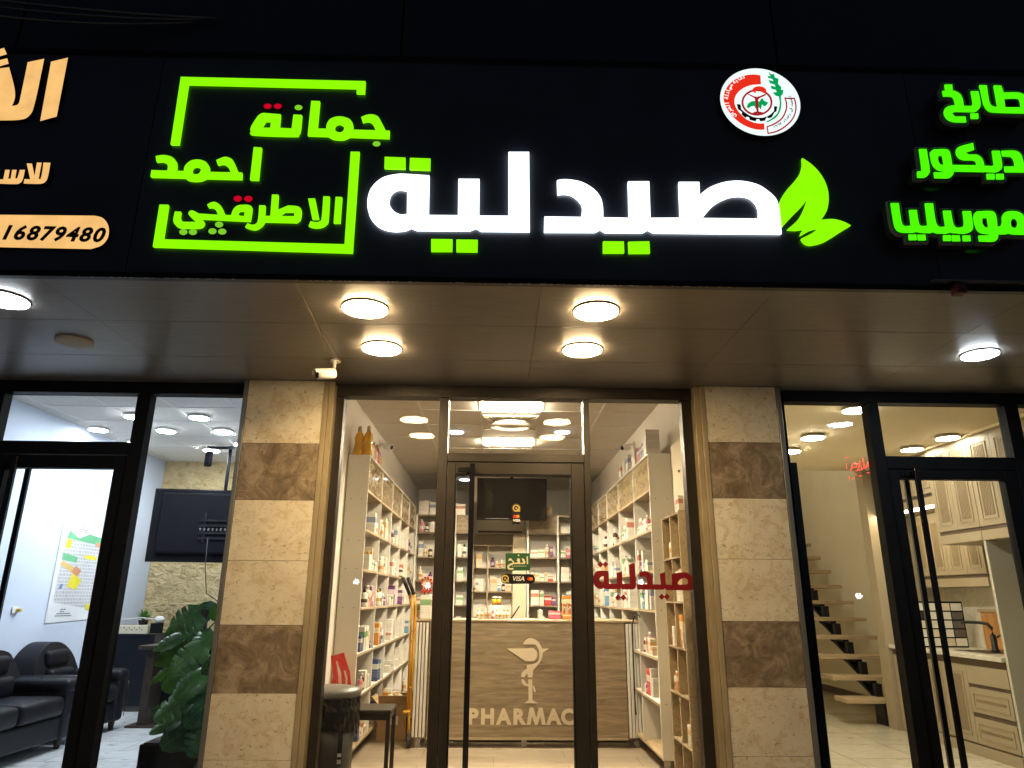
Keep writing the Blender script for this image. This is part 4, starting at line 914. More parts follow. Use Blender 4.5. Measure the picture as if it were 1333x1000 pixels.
def fill(a0, a1, z, zroom, place, where, group, palette, n, pb=.3, far=True):
    """row of goods along a shelf from a0 to a1; place(u, across) -> (x, y)"""
    items = []; u = a0+.02; 
    room_ = a1-a0-.04
    seq = []
    tot = 0
    while len(seq) < n and tot < room_:
        if rng.random() < pb:
            r = rng.uniform(.022, .033); h = min(zroom-.03, rng.uniform(.10, .19)); seq.append(('b', 2*r, r, h, rng.choice(bts))); tot += 2*r+.012
        else:
            w = rng.uniform(.035, .115); h = min(zroom-.03, rng.uniform(.06, .22)); seq.append(('p', w, rng.uniform(.06, .12), h, rng.choice(palette))); tot += w+.008
    u = (a1-.02-tot) if far else a0+.02
    u = max(u, a0+.02)
    for k, (kd, w, dd, h, kind) in enumerate(seq):
        if u+w > a1-.012: break
        gap = .012 if kd == 'b' else .008
        jit = rng.uniform(0, .02)
        lab = f'{kind}, {ORD[k]} along {where}'
        if kd == 'b': x, y = place(u+w/2, w/2+.008+jit); bottle(x, y, z, dd, h, kind, lab, group)
        else: x, y = place(u+w/2, dd/2+.004+jit); pack(x, y, z, w, dd, h, kind, lab, group, 'y' if place.axis == 'y' else 'x')
        u += w+gap
class Pl:
    def __init__(s, axis, front, sgn): s.axis, s.front, s.sgn = axis, front, sgn
    def __call__(s, u, ac): return (s.front+s.sgn*ac, u) if s.axis == 'y' else (u, s.front+s.sgn*ac)
pl = Pl('y', -1.112, -1); pr = Pl('y', 1.282, 1)
dens_l = {0:(5,3,2,2,1), 1:(5,4,3,3,2), 2:(5,4,3,3,2), 3:(5,5,4,3,3), 4:(5,5,4,4,3), 5:(3,5,5,3,3)}
for row in range(6):
    for bay in range(5):
        z = ROWS[row]+.001; zr = ROWS[row+1]-.018-ROWS[row]
        pal = WHITEISH+(['orange carton', 'sky blue carton', 'dark blue carton'] if row < 3 else ['purple carton'] if row == 3 else [])
        fill(YL[bay]+.012, YL[bay+1]-.012, z, zr, pl, f'{ROWN[row]}, {BAYN[bay]}, left wall', 'goods on the left shelf wall', pal, dens_l[row][bay], .3)
        if row == 0 and bay == 0: continue
        n = (6, 5, 5, 4, 3)[bay] if row > 1 else (5, 5, 4, 2, 1)[bay]
        pal = WHITEISH+(['red and white carton'] if row < 3 else ['sky blue carton'] if row == 3 else [])
        fill(YR[bay]+.012, YR[bay+1]-.012, z, zr, pr, f'{ROWN[row]}, {BAYN[bay]}, right wall', 'goods on the right shelf wall', pal, n, .22)
# on top of the side units
GOLD = pm('golden liquid', (.80, .42, .02), .12, 0, .15, 14, coat=.5)
def sun_bottle(x, y, z, h, lab, m=GOLD, r=.042):
    t = thing('oil_bottle', lab, 'bottle', (x, y, z), 'tall bottles on the left shelf top')
    part('body', MB().lathe(x, y, [(r*.95, z), (r, z+.01), (r*.96, z+h*.3), (r*.86, z+h*.42), (r, z+h*.58), (r*.8, z+h*.72), (r*.4, z+h*.82)], 18), m, t)
    part('cap', MB().lathe(x, y, [(r*.42, z+h*.822), (r*.42, z+h*.96), (r*.3, z+h)], 12), M['trim'], t)
ZT = 2.468
sun_bottle(-1.225, 1.40, ZT, .26, 'tall golden oil bottle at the near wall corner of the left shelf top')
sun_bottle(-1.150, 1.42, ZT, .27, 'tall golden oil bottle at the near front corner of the left shelf top')
cols_ = [(pm('pale bottle', (.62,.55,.30), .3), 'pale'), (pm('olive bottle', (.40,.30,.04), .3), 'olive'), (pm('amber bottle', (.55,.25,.03), .3), 'amber'), (pm('ivory bottle', (.66,.60,.50), .4), 'ivory'), (pm('crimson bottle', (.40,.02,.08), .35), 'crimson'), (pm('rose bottle', (.55,.12,.20), .35), 'rose'), (pm('lemon bottle', (.62,.50,.05), .35), 'lemon')]
for k, (m_, nm) in enumerate(cols_):
    sun_bottle(-1.150-.004*(k % 2), 1.55+.085*k, ZT, (.17, .17, .19, .16, .20, .19, .15)[k], f'{nm} bottle, {ORD[k+2]} back on the left shelf top', m_, .031)
g_ = 'boxes on the right shelf top'
pack(1.335, 1.22, ZT, .12, .11, .21, 'plain white box', 'tall plain white box at the near end of the right shelf top', g_, 'x')
for k, (kd, y, w, h) in enumerate((('dark blue carton', 1.36, .10, .13), ('purple carton', 1.47, .10, .12), ('red and white carton', 1.58, .10, .12), ('plain white box', 1.80, .14, .16), ('white bottle', 2.0, .1, .1), ('white box with blue print', 2.15, .13, .17), ('plain white box', 2.33, .12, .16), ('white box with red band', 2.55, .10, .15))):
    if kd == 'white bottle': bottle(1.33, 1.98, ZT, .03, .17, 'white bottle with black cap', 'white bottle with black cap standing on the right shelf top', 'bottles on the right shelf top'); continue
    pack(1.335, y, ZT, w, .10, h, kd, f'{kd}, {ORD[k+1]} back on the right shelf top', g_, 'y')
# back unit goods
pbk = Pl('x', 5.02, 1)
for nm, x0, x1, cols in (('left', -1.09, -.335, [-.56]), ('right', .43, 1.26, [.84])):
    xs_ = [x0]+cols+[x1]
    for ci, (a, b) in enumerate(zip(xs_, xs_[1:])):
        for ri, z in enumerate(BROW[1:6]):
            if ri == 4 and ((nm == 'left' and ci == 1) or (nm == 'right' and ci == 0)): continue
            fill(a+.02, b-.02, z, .28, pbk, f'{ROWN[ri]}, {"inner" if (nm=="left")==(ci==1) else "outer"} bay, {nm} back unit', f'goods on the {nm} back unit', WHITEISH+['red and white carton', 'purple carton'][ci:], 6 if b-a > .3 else 4, .45 if nm == 'left' else .15, False)
for k, (x, w, h) in enumerate(((-1.0, .13, .09), (-.86, .13, .17), (-.50, .14, .15), (.52, .1, .1), (.70, .12, .13))):
    if k in (3,): continue
    pack(x, 5.10, 2.361, w, .15, h, ['plain white box', 'white box with blue print', 'white box with red band', '', 'cream box with orange band'][k], ['low plain box above the outer bay', 'tall blue print box above the outer bay', 'boxed item above the inner bay', '', 'boxed item on top'][k] + (' of the left back unit' if k < 3 else ' of the right back unit'), 'boxes on the back units', 'x')
pack(-1.0, 5.10, 2.4525, .13, .15, .10, 'plain white box', 'upper white box stacked at the far left back unit corner', 'boxes on the back units', 'x')
po = Pl('x', 5.42, 1)
for ci, (a, b) in enumerate(zip(SX, SX[1:])):
    for ri, z in enumerate(SZ[1:3]):
        fill(a+.02, b-.015, z+.001, .28, po, f'{["lower","upper"][ri]} shelf, {["left","right"][ci]} bay, oak unit', 'goods on the oak shelf', WHITEISH+['pink carton', 'sky blue carton'], 4, .35, False)
# goods on the counter
g_ = 'goods on the counter top'
for k in range(9):
    kind = ['white bottle with gold cap', 'white bottle with gold cap', 'cream bottle with white pump', 'cream bottle with white pump', 'pink bottle with white cap', 'white bottle with gold cap', 'cream bottle with white pump', 'white bottle with gold cap', 'white bottle with gold cap'][k]
    bottle(-.165+.036*k, 2.40, 1.081, .0155, .085+.012*(k in (2, 3, 4)), kind, f'{kind}, {ORD[k]} in the row on the counter top', g_)
t = thing('gold_jar', 'left golden jar with white lid standing behind the counter bottle row', 'jar', (-.012, 2.5, 1.2), 'golden jars on the counter')
part('stand', box(-.05, .065, 2.46, 2.54, 1.081, 1.205, .002), M['paper'], t)
part('body', MB().lathe(-.012, 2.5, [(.021, 1.206), (.021, 1.265)], 14), GOLD, t); part('lid', MB().lathe(-.012, 2.5, [(.022, 1.2655), (.022, 1.285)], 14), M['white'], t)
t = thing('gold_jar', 'right golden jar with white lid standing behind the counter bottle row', 'jar', (.034, 2.5, 1.2), 'golden jars on the counter')
part('body', MB().lathe(.034, 2.5, [(.021, 1.206), (.021, 1.265)], 14), GOLD, t); part('lid', MB().lathe(.034, 2.5, [(.022, 1.2655), (.022, 1.285)], 14), M['white'], t)
mb = MB().tube([(.155, 2.42, 1.083), (.235, 2.44, 1.20)], .007, 6); solo('card_reader_arm', mb, M['blacksteel'], 'dark slanting metal arm standing on the counter top', 'stand')
pack(.435, 2.42, 1.081, .045, .04, .085, 'plain white box', 'small white box standing right of the slanting arm on the counter', g_, 'x')
pack(.575, 2.40, 1.081, .115, .06, .078, 'pink carton', 'bright pink carton lying on the counter right of centre', g_, 'x')
# counter display of orange packs
t = thing('display_stand', 'orange counter display filled with small coloured packs', 'display', (.70, 2.40, 1.081))
part('tray', box(.645, .765, 2.36, 2.46, 1.081, 1.135, .002), PR['orange carton'], t)
for k in range(8):
    x = .655+.014*k; part('packet', box(x-.005, x+.006, 2.38+.004*(k % 3), 2.44, 1.1355, 1.20+.02*((k*5) % 4), .001), [PR['orange carton'], PR['red and white carton'], PR['white box with red band'], PR['cream box with orange band']][k % 4], t)
part('back_card', box(.65, .76, 2.442, 2.446, 1.137, 1.30), PR['orange carton'], t)
# candy stand at the counter's left end
t = thing('display_stand', 'round topped colourful sweet stand at the left counter end', 'display', (-.67, 2.35, 1.081))
part('column', box(-.72, -.615, 2.31, 2.39, 1.081, 1.30, .004), PR['white box with green band'], t)
part('header_disc', MB().tube([(-.665, 2.33, 1.41), (-.665, 2.345, 1.41)], .062, 24), PR['cream box with orange band'], t)
b = MB()
for k in range(10): an = k*.628; b.ball((-.665+.05*math.cos(an), 2.322, 1.41+.05*math.sin(an)), .011, 8)
part('sweets', b, pm('red sweet', (.5, .03, .03), .3), t)
b = MB()
for k in range(9): b.ball((-.715+.012*k, 2.31, 1.32+.012*(k % 3)), .012, 8)
part('lollipops', b, M['red'], t)
pack(-.735, 2.40, 1.081, .03, .05, .14, 'white box with green band', 'slim green banded pack at the far left of the counter', g_, 'x')
# yellow hand truck leaning beside the counter
t = thing('hand_truck', 'yellow tubular hand truck with black grips leaning beside the counter', 'trolley', (-.80, 2.20, .05))
for dx in (0, .055):
    part('rail', MB().tube([(-.765+dx*.4, 2.10, .32), (-.772+dx*.5, 2.12, .80), (-.775+dx*.6, 2.14, 1.18), (-.80+dx*.7, 2.12, 1.30)], .0125, 10), M['yellow'], t)
    part('grip', MB().tube([(-.80+dx*.7, 2.12, 1.301), (-.865+dx*.9, 2.06, 1.45)], .0165, 10), M['grip'], t)
part('cross_bar', MB().tube([(-.765, 2.10, .5), (-.74, 2.10, .5)], .01, 8).tube([(-.772, 2.12, .9), (-.745, 2.12, .9)], .01, 8), M['yellow'], t)
part('toe_plate', box(-.80, -.742, 2.02, 2.13, .30, .312), M['yellow'], t)
part('wheel', MB().tube([(-.765, 2.16, .06), (-.735, 2.16, .06)], .06, 20), M['rubber'], t)
part('axle_strut', MB().tube([(-.75, 2.16, .06), (-.755, 2.10, .33)], .011, 8), M['yellow'], t)

# cartons, bin, stool, red chair
def carton(x, y, w, d, h, lab, ang=0, flaps=True):
    t = thing('cardboard_box', lab, 'box', (x, y, 0), 'cardboard boxes on the pharmacy floor')
    b = MB(); th = .004
    b.box(x-w/2, x+w/2, y-d/2, y-d/2+th, 0, h).box(x-w/2, x+w/2, y+d/2-th, y+d/2, 0, h).box(x-w/2, x-w/2+th, y-d/2+.0045, y+d/2-.0045, 0, h).box(x+w/2-th, x+w/2, y-d/2+.0045, y+d/2-.0045, 0, h).box(x-w/2+.005, x+w/2-.005, y-d/2+.005, y+d/2-.005, .002, .006)
    part('walls', b, M['card'], t)
    for s in (-1, 1):
        f = MB().box(x-w/2+.003, x+w/2-.003, -th/2, th/2, 0, h*.33)
        f.rot(-s*.5 if s < 0 else .9, 'X', (x, 0, 0)); bmesh.ops.translate(f.bm, verts=f.bm.verts, vec=(0, y+s*(d/2-.002), h+.002)); part('flap', f, M['card'], t)
        f = MB().box(-th/2, th/2, y-d/2+.006, y+d/2-.006, 0, h*.33)
        f.rot(s*.75, 'Y', (0, y, 0)); bmesh.ops.translate(f.bm, verts=f.bm.verts, vec=(x+s*(w/2-.002), 0, h+.002)); part('flap', f, M['card'], t)
    part('shipping_label', box(x-.02, x+.06, y-d/2-.0012, y-d/2-.0004, h*.45, h*.7), M['paper'], t)
    return t
carton(-.955, 2.62, .27, .26, .30, 'open brown cardboard box on the floor by the left shelves')
carton(-.83, 3.02, .22, .24, .28, 'second brown cardboard box behind the open one near the shelves')
b = MB()
for k in range(7): b.ball((-1.02+.022*k, 2.6+.02*(k % 3), .31+.018*((k*3) % 4)), .028, 8, 1, 1, .7)
solo('plastic_bundle', b, pm('clear wrap', (.66, .64, .58), .2), 'crumpled pale plastic packing sticking out of the open cardboard box', 'packing')

t = thing('waste_bin', 'grey swing lid waste bin lined with a black bag beside the left jamb', 'bin', (-1.085, .42, 0))
bx, by = -1.085, .42
part('body', MB().lathe(bx, by, [(.135, 0), (.14, .01), (.165, .62)], 32), M['binmat'], t)
part('lid', MB().lathe(bx, by, [(.182, .640), (.190, .650), (.190, .672), (.176, .690), (.10, .704), (.01, .708)], 36), M['lid'], t)
bgm = MB(); r0 = random.Random(5)
prof = []; seg = 48; rings = []
for j in range(9):
    z = .638-.020*j; ring_ = []
    for k in range(seg):
        a = 2*math.pi*k/seg; drop = 1+.45*math.sin(a*2+1.1)+.25*math.sin(a*5)
        rr = .176+.006*math.sin(a*9+j*.8)+.006*math.sin(a*17+j)+.004*r0.random()+(.010 if 2 < j < 7 else 0)
        ring_.append(bgm.bm.verts.new((bx+rr*math.cos(a), by+rr*math.sin(a), z-.010*j*drop*.6)))
    rings.append(ring_)
for A, B in zip(rings, rings[1:]):
    for k in range(seg): bgm.bm.faces.new((A[k], A[(k+1) % seg], B[(k+1) % seg], B[k]))
part('bin_liner', bgm, M['bag'], t)
part('sticker', MB().box(bx+.055, bx+.085, by-.1685, by-.160, .25, .44).rot(math.radians(12), 'Z', (bx, by, 0)), M['gloss'], t)
part('sticker', MB().box(bx+.058, bx+.082, by-.1700, by-.1685, .26, .285).box(bx+.058, bx+.082, by-.1700, by-.1685, .30, .32).rot(math.radians(12), 'Z', (bx, by, 0)), M['white'], t)

t = thing('low_stool', 'dark brown plastic stool standing right of the grey waste bin', 'stool', (-.88, .80, 0))
part('seat', box(-1.06, -.715, .64, .97, .495, .522, .010, 3), M['stool'], t)
part('apron', MB().box(-1.04, -.735, .655, .67, .455, .494).box(-1.04, -.735, .94, .955, .455, .494).box(-.745, -.730, .671, .939, .455, .494), M['stool'], t)
for x in (-1.04, -.735):
    for y in (.662, .948): part('leg', MB().box(x-.014, x+.014, y-.014, y+.014, 0, .495, .003), M['stool'], t)
t = thing('red_chair', 'bright red plastic chair with slotted back behind the waste bin', 'chair', (-1.19, 1.05, 0))
b = MB(); n = 12
def chp(u, z): return (-1.115-.10*(z-.40)+.0+.06*math.sin((z-.4)*2.2), u, z)
u0, u1 = .86, 1.16
hole = []
outer = [(u0, .42), (u1, .42), (u1, .80), (u1-.03, .85), (u0+.03, .85), (u0, .80)]
for lab, fx in (('backrest', 0),):
    loops = [[(-1.285+.02, .42), (-1.12, .42), (-1.075, .60), (-1.10, .72), (-1.16, .865), (-1.255, .84), (-1.225, .70), (-1.235, .60)]]
    loops.append([(-1.175, .62), (-1.15, .62), (-1.165, .72), (-1.205, .81), (-1.215, .80), (-1.19, .71)])
    loops.append([(-1.13, .60), (-1.105, .60), (-1.115, .69), (-1.135, .74), (-1.15, .735), (-1.13, .68)])
    loops.append([(-1.20, .46), (-1.16, .46), (-1.165, .55), (-1.19, .56)])
    part('backrest', MB().prism(loops, lambda u, v, d: (u, 1.02+d+.10*(v-.42), v), .018, 0), M['red'], t)
part('seat', box(-1.28, -1.03, .72, 1.03, .40, .42, .008, 2), M['red'], t)
for x in (-1.265, -1.05):
    for y in (.74, 1.01): part('leg', MB().tube([(x, y, .40), (x, y, 0)], [.014, .011], 10), M['red'], t)

# oak cube shelf near the right pane, with goods; white cabinet above
OAKL = wood('light oak cube board', (.40, .30, .18), (.62, .50, .33), sc=(16, 1.2, 16))
t = thing('oak_cube_shelf', 'narrow oak cube shelf just behind the right pharmacy pane', 'shelving', (1.38, .6, 0))
XR = [.02, .33, .64, .95, .955+.305, 1.57, 1.88]; OY = [.345, .60, .86]
for y in OY: part('divider', box(1.302, 1.470, y-.008, y+.008, .02, 1.89), OAKL, t)
for z in XR: 
    for a, b_ in zip(OY, OY[1:]): part('shelf', box(1.300, 1.470, a+.0085, b_-.0085, z-.012, z), M['oakedge'], t)
part('back_panel', box(1.471, 1.476, .35, .855, .02, 1.86), OAKL, t)
pcu = Pl('y', 1.304, 1)
for ri in range(1, 6):
    for ci in range(2):
        if (ri+ci) % 3 == 2: continue
        fill(OY[ci]+.012, OY[ci+1]-.012, XR[ri]+.001, .29, pcu, f'{ROWN[ri]}, {["near","far"][ci]} half, oak cube shelf', 'goods on the oak cube shelf', WHITEISH+['orange carton'], 2, .35, True)
pack(1.385, .50, 1.881, .09, .09, .13, 'white box with red band', 'white box with red band on top of the oak cube shelf', 'boxes on the oak cube shelf', 'y')
t = thing('blue_bottle', 'blue bottle with green pump on the oak cube shelf', 'bottle', (1.34, .42, .955))
part('body', box(1.318, 1.365, .375, .40, .961, 1.10, .006, 2), pm('blue liquid', (.02, .14, .38), .2), t); part('pump', MB().lathe(1.34, .388, [(.012, 1.101), (.012, 1.13), (.02, 1.131), (.02, 1.14)], 12), pm('green pump', (.15, .5, .08), .4), t)
t = thing('wall_cabinet', 'tall cream wall cabinet hanging over the oak cube shelf', 'cabinet', (1.42, .55, 1.9))
part('body', box(1.375, 1.475, .36, .72, 1.91, 2.44, .003), M['wallcream'], t)
part('lock', MB().tube([(1.405, .3595, 2.27), (1.405, .345, 2.27)], .014, 14).tube([(1.375, .5, 2.20), (1.365, .5, 2.20)], .010, 12), M['gloss'], t)
part('hinge', MB().box(1.44, 1.452, .352, .3595, 2.0, 2.05).box(1.44, 1.452, .352, .3595, 2.33, 2.38), M['chrome'], t)
# black cable on the right shelf panel
solo('power_cable', MB().tube([(1.262, 1.70, 1.12), (1.26, 1.72, 1.14), (1.255, 1.9, 1.13), (1.25, 2.0, 1.05), (1.25, 2.02, .85), (1.25, 2.02, .5), (1.25, 2.0, .3)], .006, 6), M['rubber'], 'black power cable hanging down between counter and right shelves', 'cable')

# ================================================================== left shop
g = 'cool round lamps in the left shop'
for k, (x, y, lab) in enumerate(((-4.30, 2.741, 'nearer cool lamp beside the left wall'), (-4.25, 3.410, 'farther cool lamp beside the left wall'), (-3.62, 2.136, 'cool lamp half behind the black mullion'), (-2.98, 2.143, 'cool lamp nearest the glass above the plant'), (-3.585, 2.755, 'second cool lamp of the middle row'), (-2.968, 2.751, 'second cool lamp of the right row'), (-3.0, 3.421, 'third cool lamp of the right row'), (-3.50, 3.80, 'last cool lamp behind the black spotlights'))):
    ceiling_lamp(x, y, LZ-.004, .092, E_['coold' if 'left wall' in lab else 'coolc'], lab, g, .026, M['white'], True)
t = thing('track_light', 'black ceiling track with two hanging spotlights in the left shop', 'track light', (-3.1, 3.51, 2.95))
part('track', box(-3.43, -2.6, 3.495, 3.525, 2.935, 2.965), M['black'], t)
for x in (-3.40, -3.02):
    s_ = part('spotlight', MB().tube([(x, 3.51, 2.90), (x+.006, 3.49, 2.73)], .042, 18), M['tvback'], t)
    part('stem', MB().tube([(x, 3.51, 2.934), (x, 3.51, 2.88)], .010, 8), M['black'], s_)

# television seen from the back
t = thing('television', 'black television seen from behind, hanging in the left shop', 'television', (-3.25, 3.5, 2.0))
TA = math.radians(7); tc = (-3.96, 3.48, 2)
def rotd(mb): return mb.rot(TA, 'Z', tc)
part('back_shell', rotd(MB().box(-3.95, -2.50, 3.50, 3.515, 1.645, 2.455, .004).box(-3.86, -2.60, 3.45, 3.4995, 1.72, 2.42, .03, 2)), M['tvback'], t)
part('bezel', rotd(MB().box(-3.962, -2.49, 3.516, 3.53, 1.635, 2.465, .004)), M['gloss'], t)
mt = MB()
mt.box(-3.36, -3.335, 3.435, 3.449, 1.86, 2.20); mt.box(-3.06, -3.035, 3.435, 3.449, 1.86, 2.20)
for z in (1.90, 1.96, 2.04, 2.10): mt.box(-3.40, -2.98, 3.428, 3.4345, z-.012, z+.012)
part('wall_mount', rotd(mt), M['black'], t); sl = MB()
for k in range(9): sl.box(-3.395+.045*k, -3.375+.045*k, 3.4255, 3.4275, 1.985, 2.015)
part('mount_slots', rotd(sl), M['chrome'], t)
part('label', rotd(MB().box(-3.10, -3.02, 3.4965, 3.4995, 2.427, 2.452)), M['paper'], t)
part('cable', MB().tube([(-3.26, 3.44, 1.9), (-3.25, 3.44, 1.6), (-3.26, 3.6, 1.3), (-3.25, 4.4, 1.1)], .005, 6), M['rubber'], t)
part('ceiling_pole', MB().tube([(-3.2, 3.62, 2.3), (-3.2, 3.62, 2.99)], .02, 10), M['black'], t)

# map poster on the left wall
t = thing('city_map_poster', 'white paper city map with green and yellow blocks on the left wall', 'poster', (LX0+.003, 2.7, 1.0))
def mp(u, v, lift=0): return (LX0+.004+lift, 2.72+u*.84, 1.00+v*1.0)
def mpoly(nm, pts, m, lift): part(nm, MB().prism([pts], lambda u, v, d: mp(u, v, lift-d), .0006, 0), m, t)
mpoly('sheet', [(0, 0), (1, .02), (1, 1), (0, .99)], M['paper'], .001)
def citymat():
    m, tt, p = _nt('street map print'); v = coords(tt)
    b = N(tt, 'ShaderNodeTexBrick', offset=.3); sp = tt.nodes.new('ShaderNodeSeparateXYZ'); cb = tt.nodes.new('ShaderNodeCombineXYZ'); tt.links.new(v, sp.inputs[0]); tt.links.new(sp.outputs[1], cb.inputs[0]); tt.links.new(sp.outputs[2], cb.inputs[1]); tt.links.new(cb.outputs[0], b.inputs[0])
    b.inputs['Scale'].default_value = 1; b.inputs['Brick Width'].default_value = .055; b.inputs['Row Height'].default_value = .035; b.inputs['Mortar Size'].default_value = .004
    b.inputs['Color1'].default_value = (.42, .42, .46, 1); b.inputs['Color2'].default_value = (.50, .49, .50, 1); b.inputs['Mortar'].default_value = (.68, .68, .70, 1)
    tt.links.new(b.outputs[0], p.inputs['Base Color']); return m
mpoly('streets', [(.08, .20), (.10, .84), (.16, .88), (.98, .80), (.98, .12)], citymat(), .002)
GRN = pm('map green', (.14, .42, .22), .7); YEL = pm('map yellow', (.72, .62, .04), .7); ORA = pm('map orange', (.60, .26, .14), .7); BLU = pm('map blue', (.12, .22, .42), .7)
mpoly('park', [(.16, .92), (.13, .84), (.98, .80), (.98, .88), (.60, .91), (.38, .85)], GRN, .003); mpoly('park', [(.10, .62), (.42, .60), (.42, .66), (.10, .69)], GRN, .003)
mpoly('block', [(.12, .74), (.24, .74), (.24, .83), (.14, .83)], YEL, .003); mpoly('block', [(.58, .65), (.86, .64), (.86, .68), (.58, .69)], YEL, .003)
mpoly('block', [(.30, .36), (.50, .32), (.60, .42), (.38, .50)], YEL, .0035); mpoly('block', [(.34, .50), (.48, .46), (.56, .52), (.42, .57)], ORA, .004)
mpoly('block', [(.08, .57), (.34, .50), (.40, .55), (.12, .61)], pm('map sand', (.62, .42, .14), .7), .003); mpoly('block', [(.78, .79), (.90, .78), (.90, .83), (.78, .83)], ORA, .004)
mpoly('block', [(.14, .33), (.20, .33), (.22, .38), (.16, .38)], BLU, .0035); mpoly('block', [(.78, .13), (.96, .10), (.96, .15), (.80, .19)], YEL, .0035)
b = MB()
for z_, w_, c_ in ((.985, .06, .45), (.965, .08, .45), (.945, .16, .48), (.925, .12, .48), (.13, .12, .32), (.108, .09, .30), (.088, .28, .34), (.066, .34, .34)):
    n = int(w_/.012)
    for k in range(n):
        if (k*7) % 5 == 3: continue
        u_ = c_-w_/2+k*.012; x, y, z = mp(u_, z_, .0025); b.box(x, x+.0006, y, y+.0075, z-.005, z+.004)
part('print_lines', b, M['black'], t)
def outlet(x, y, z, lab, plug):
    t = thing('wall_socket', lab, 'socket', (x, y, z))
    part('plate', box(x, x+.010, y-.045, y+.045, z-.03, z+.03, .003), M['white'], t); part('plug', box(x+.011, x+.05, y+.005, y+.04, z-.015, z+.012, .004), plug, t)
outlet(LX0, 2.23, 1.135, 'white wall socket with yellow plug left of the map poster', pm('yellow plug', (.62, .42, .04), .5))
outlet(LX0, 3.92, 1.19, 'white wall socket with grey plug near the stone wall corner', M['lid'])

# leather sofa and armchair, backs against the left wall, facing into the room
LE = M['leather']
def bevel_sharp(mb, off, seg):
    mb.bm.normal_update(); bmesh.ops.recalc_face_normals(mb.bm, faces=mb.bm.faces)
    es = [e for e in mb.bm.edges if len(e.link_faces) == 2 and e.calc_face_angle(0) > .9]
    bmesh.ops.bevel(mb.bm, geom=es, offset=off, segments=seg, profile=.5, affect='EDGES', clamp_overlap=True)
def seat_set(y0, y1, seats, name, label, cat):
    t = thing(name, label, cat, (-4.1, (y0+y1)/2, 0)); xf, xb = -3.72, LX0+.03; aw = .17
    part('base', box(xb+.02, xf-.02, y0+.02, y1-.02, .085, .27, .02, 2), LE, t)
    for a in (y0, y1-aw):
        part('armrest', MB().box(xb+.04, xf, a, a+aw, .08, .50, .035, 3).box(xb+.05, xf+.012, a-.012, a+aw+.012, .44, .565, .055, 4), LE, t, smooth=True)
    w = (y1-y0-2*aw)/seats
    for k in range(seats):
        a = y0+aw+w*k
        part('seat_cushion', box(xb+.12, xf+.01, a+.006, a+w-.006, .275, .435, .05, 4), LE, t, smooth=True)
    ym = (y0+y1)/2
    pts = smooth_loop([(y0+.03, .43), (y0+.05, .56, 1), (y0+.13, .71, 1), (y0+.26, .805, 1), (ym, .835, 1), (y1-.26, .805, 1), (y1-.13, .71, 1), (y1-.05, .56, 1), (y1-.03, .43)], 4)
    bk = MB().prism([pts], lambda u, v, d: (xb+.25-d-.25*max(0, v-.45), u, v), .22, 0)
    bevel_sharp(bk, .035, 3)
    part('backrest', bk, LE, t, smooth=True)
    for k in range(seats):
        a = y0+aw+w*k
        part('back_cushion', MB().box(xb+.20, xb+.30, a+.05, a+w-.05, .43, .60, .045, 4), LE, t, smooth=True); part('head_cushion', MB().box(xb+.12, xb+.235, a+.06, a+w-.06, .61, .765, .045, 4), LE, t, smooth=True)
    part('piping', MB().tube([(xf+.0135, y0+.02, .45), (xf+.0135, y0+.02, .12)], .004, 6).tube([(xf+.0135, y1-.02, .45), (xf+.0135, y1-.02, .12)], .004, 6), M['gloss'], t)
    for a in (y0+.07, y1-.07):
        for x in (xf-.07, xb+.08): part('leg', MB().tube([(x, a, .085), (x, a, 0)], [.032, .022], 10), M['brownslab'], t)
seat_set(.62, 2.17, 2, 'leather_sofa', 'black leather two seat sofa against the white left wall', 'sofa')
seat_set(2.24, 3.06, 1, 'leather_armchair', 'black leather armchair beyond the sofa under the map', 'armchair')

# reception desk and things on it
t = thing('reception_desk', 'dark navy reception desk with brown stone end before the stone wall', 'desk', (-4.1, 4.2, 0))
part('front_panel', box(LX0+.02, -3.985, 4.10, 4.13, .06, .81), M['navy'], t); part('stone_end', box(-3.984, -3.83, 4.09, 4.5, .13, .845), M['brownslab'], t)
part('top', box(LX0+.02, -3.986, 4.09, 4.5, .812, .835), M['navy'], t); part('foot', box(-4.02, -3.95, 4.12, 4.3, 0, .059), M['black'], t)
t = thing('side_table', 'dark table with a slab leg partly hidden by the green plant', 'table', (-3.2, 3.3, 0))
part('leg', box(-3.60, -3.52, 3.12, 3.52, .02, .735), M['brownslab'], t); part('foot_plate', box(-3.70, -3.42, 3.08, 3.56, 0, .019), M['brownslab'], t)
part('table_top', box(-3.68, -2.45, 3.08, 3.62, .736, .775, .003), M['brownslab'], t); part('modesty_panel', box(-3.519, -2.6, 3.40, 3.43, .15, .735), M['navy'], t); part('leg', box(-2.62, -2.54, 3.12, 3.52, .02, .735), M['brownslab'], t)
t = thing('telephone', 'black desk phone with pink label on the dark side table', 'telephone', (-3.4, 3.2, .776))
part('body', box(-3.47, -3.26, 3.14, 3.28, .776, .82, .012, 2), M['gloss'], t); part('handset', MB().tube([(-3.46, 3.13, .84), (-3.40, 3.13, .852), (-3.34, 3.13, .84)], .018, 10), M['tvback'], t); part('sticker', box(-3.31, -3.27, 3.138, 3.1395, .785, .81), PR['pink carton'], t)
t = thing('planter_box', 'long pale wooden planter with printed front on the navy desk', 'planter', (-4.25, 4.17, .836))
part('box', box(-4.43, -4.10, 4.12, 4.20, .836, .935, .004), M['wallcream'], t)
b = MB()
for k in range(8): b.box(-4.38+.03*k, -4.365+.03*k, 4.1175, 4.1192, .90-.02*(k % 2), .905-.02*(k % 2)+.004)
part('print', b, M['brownslab'], t)
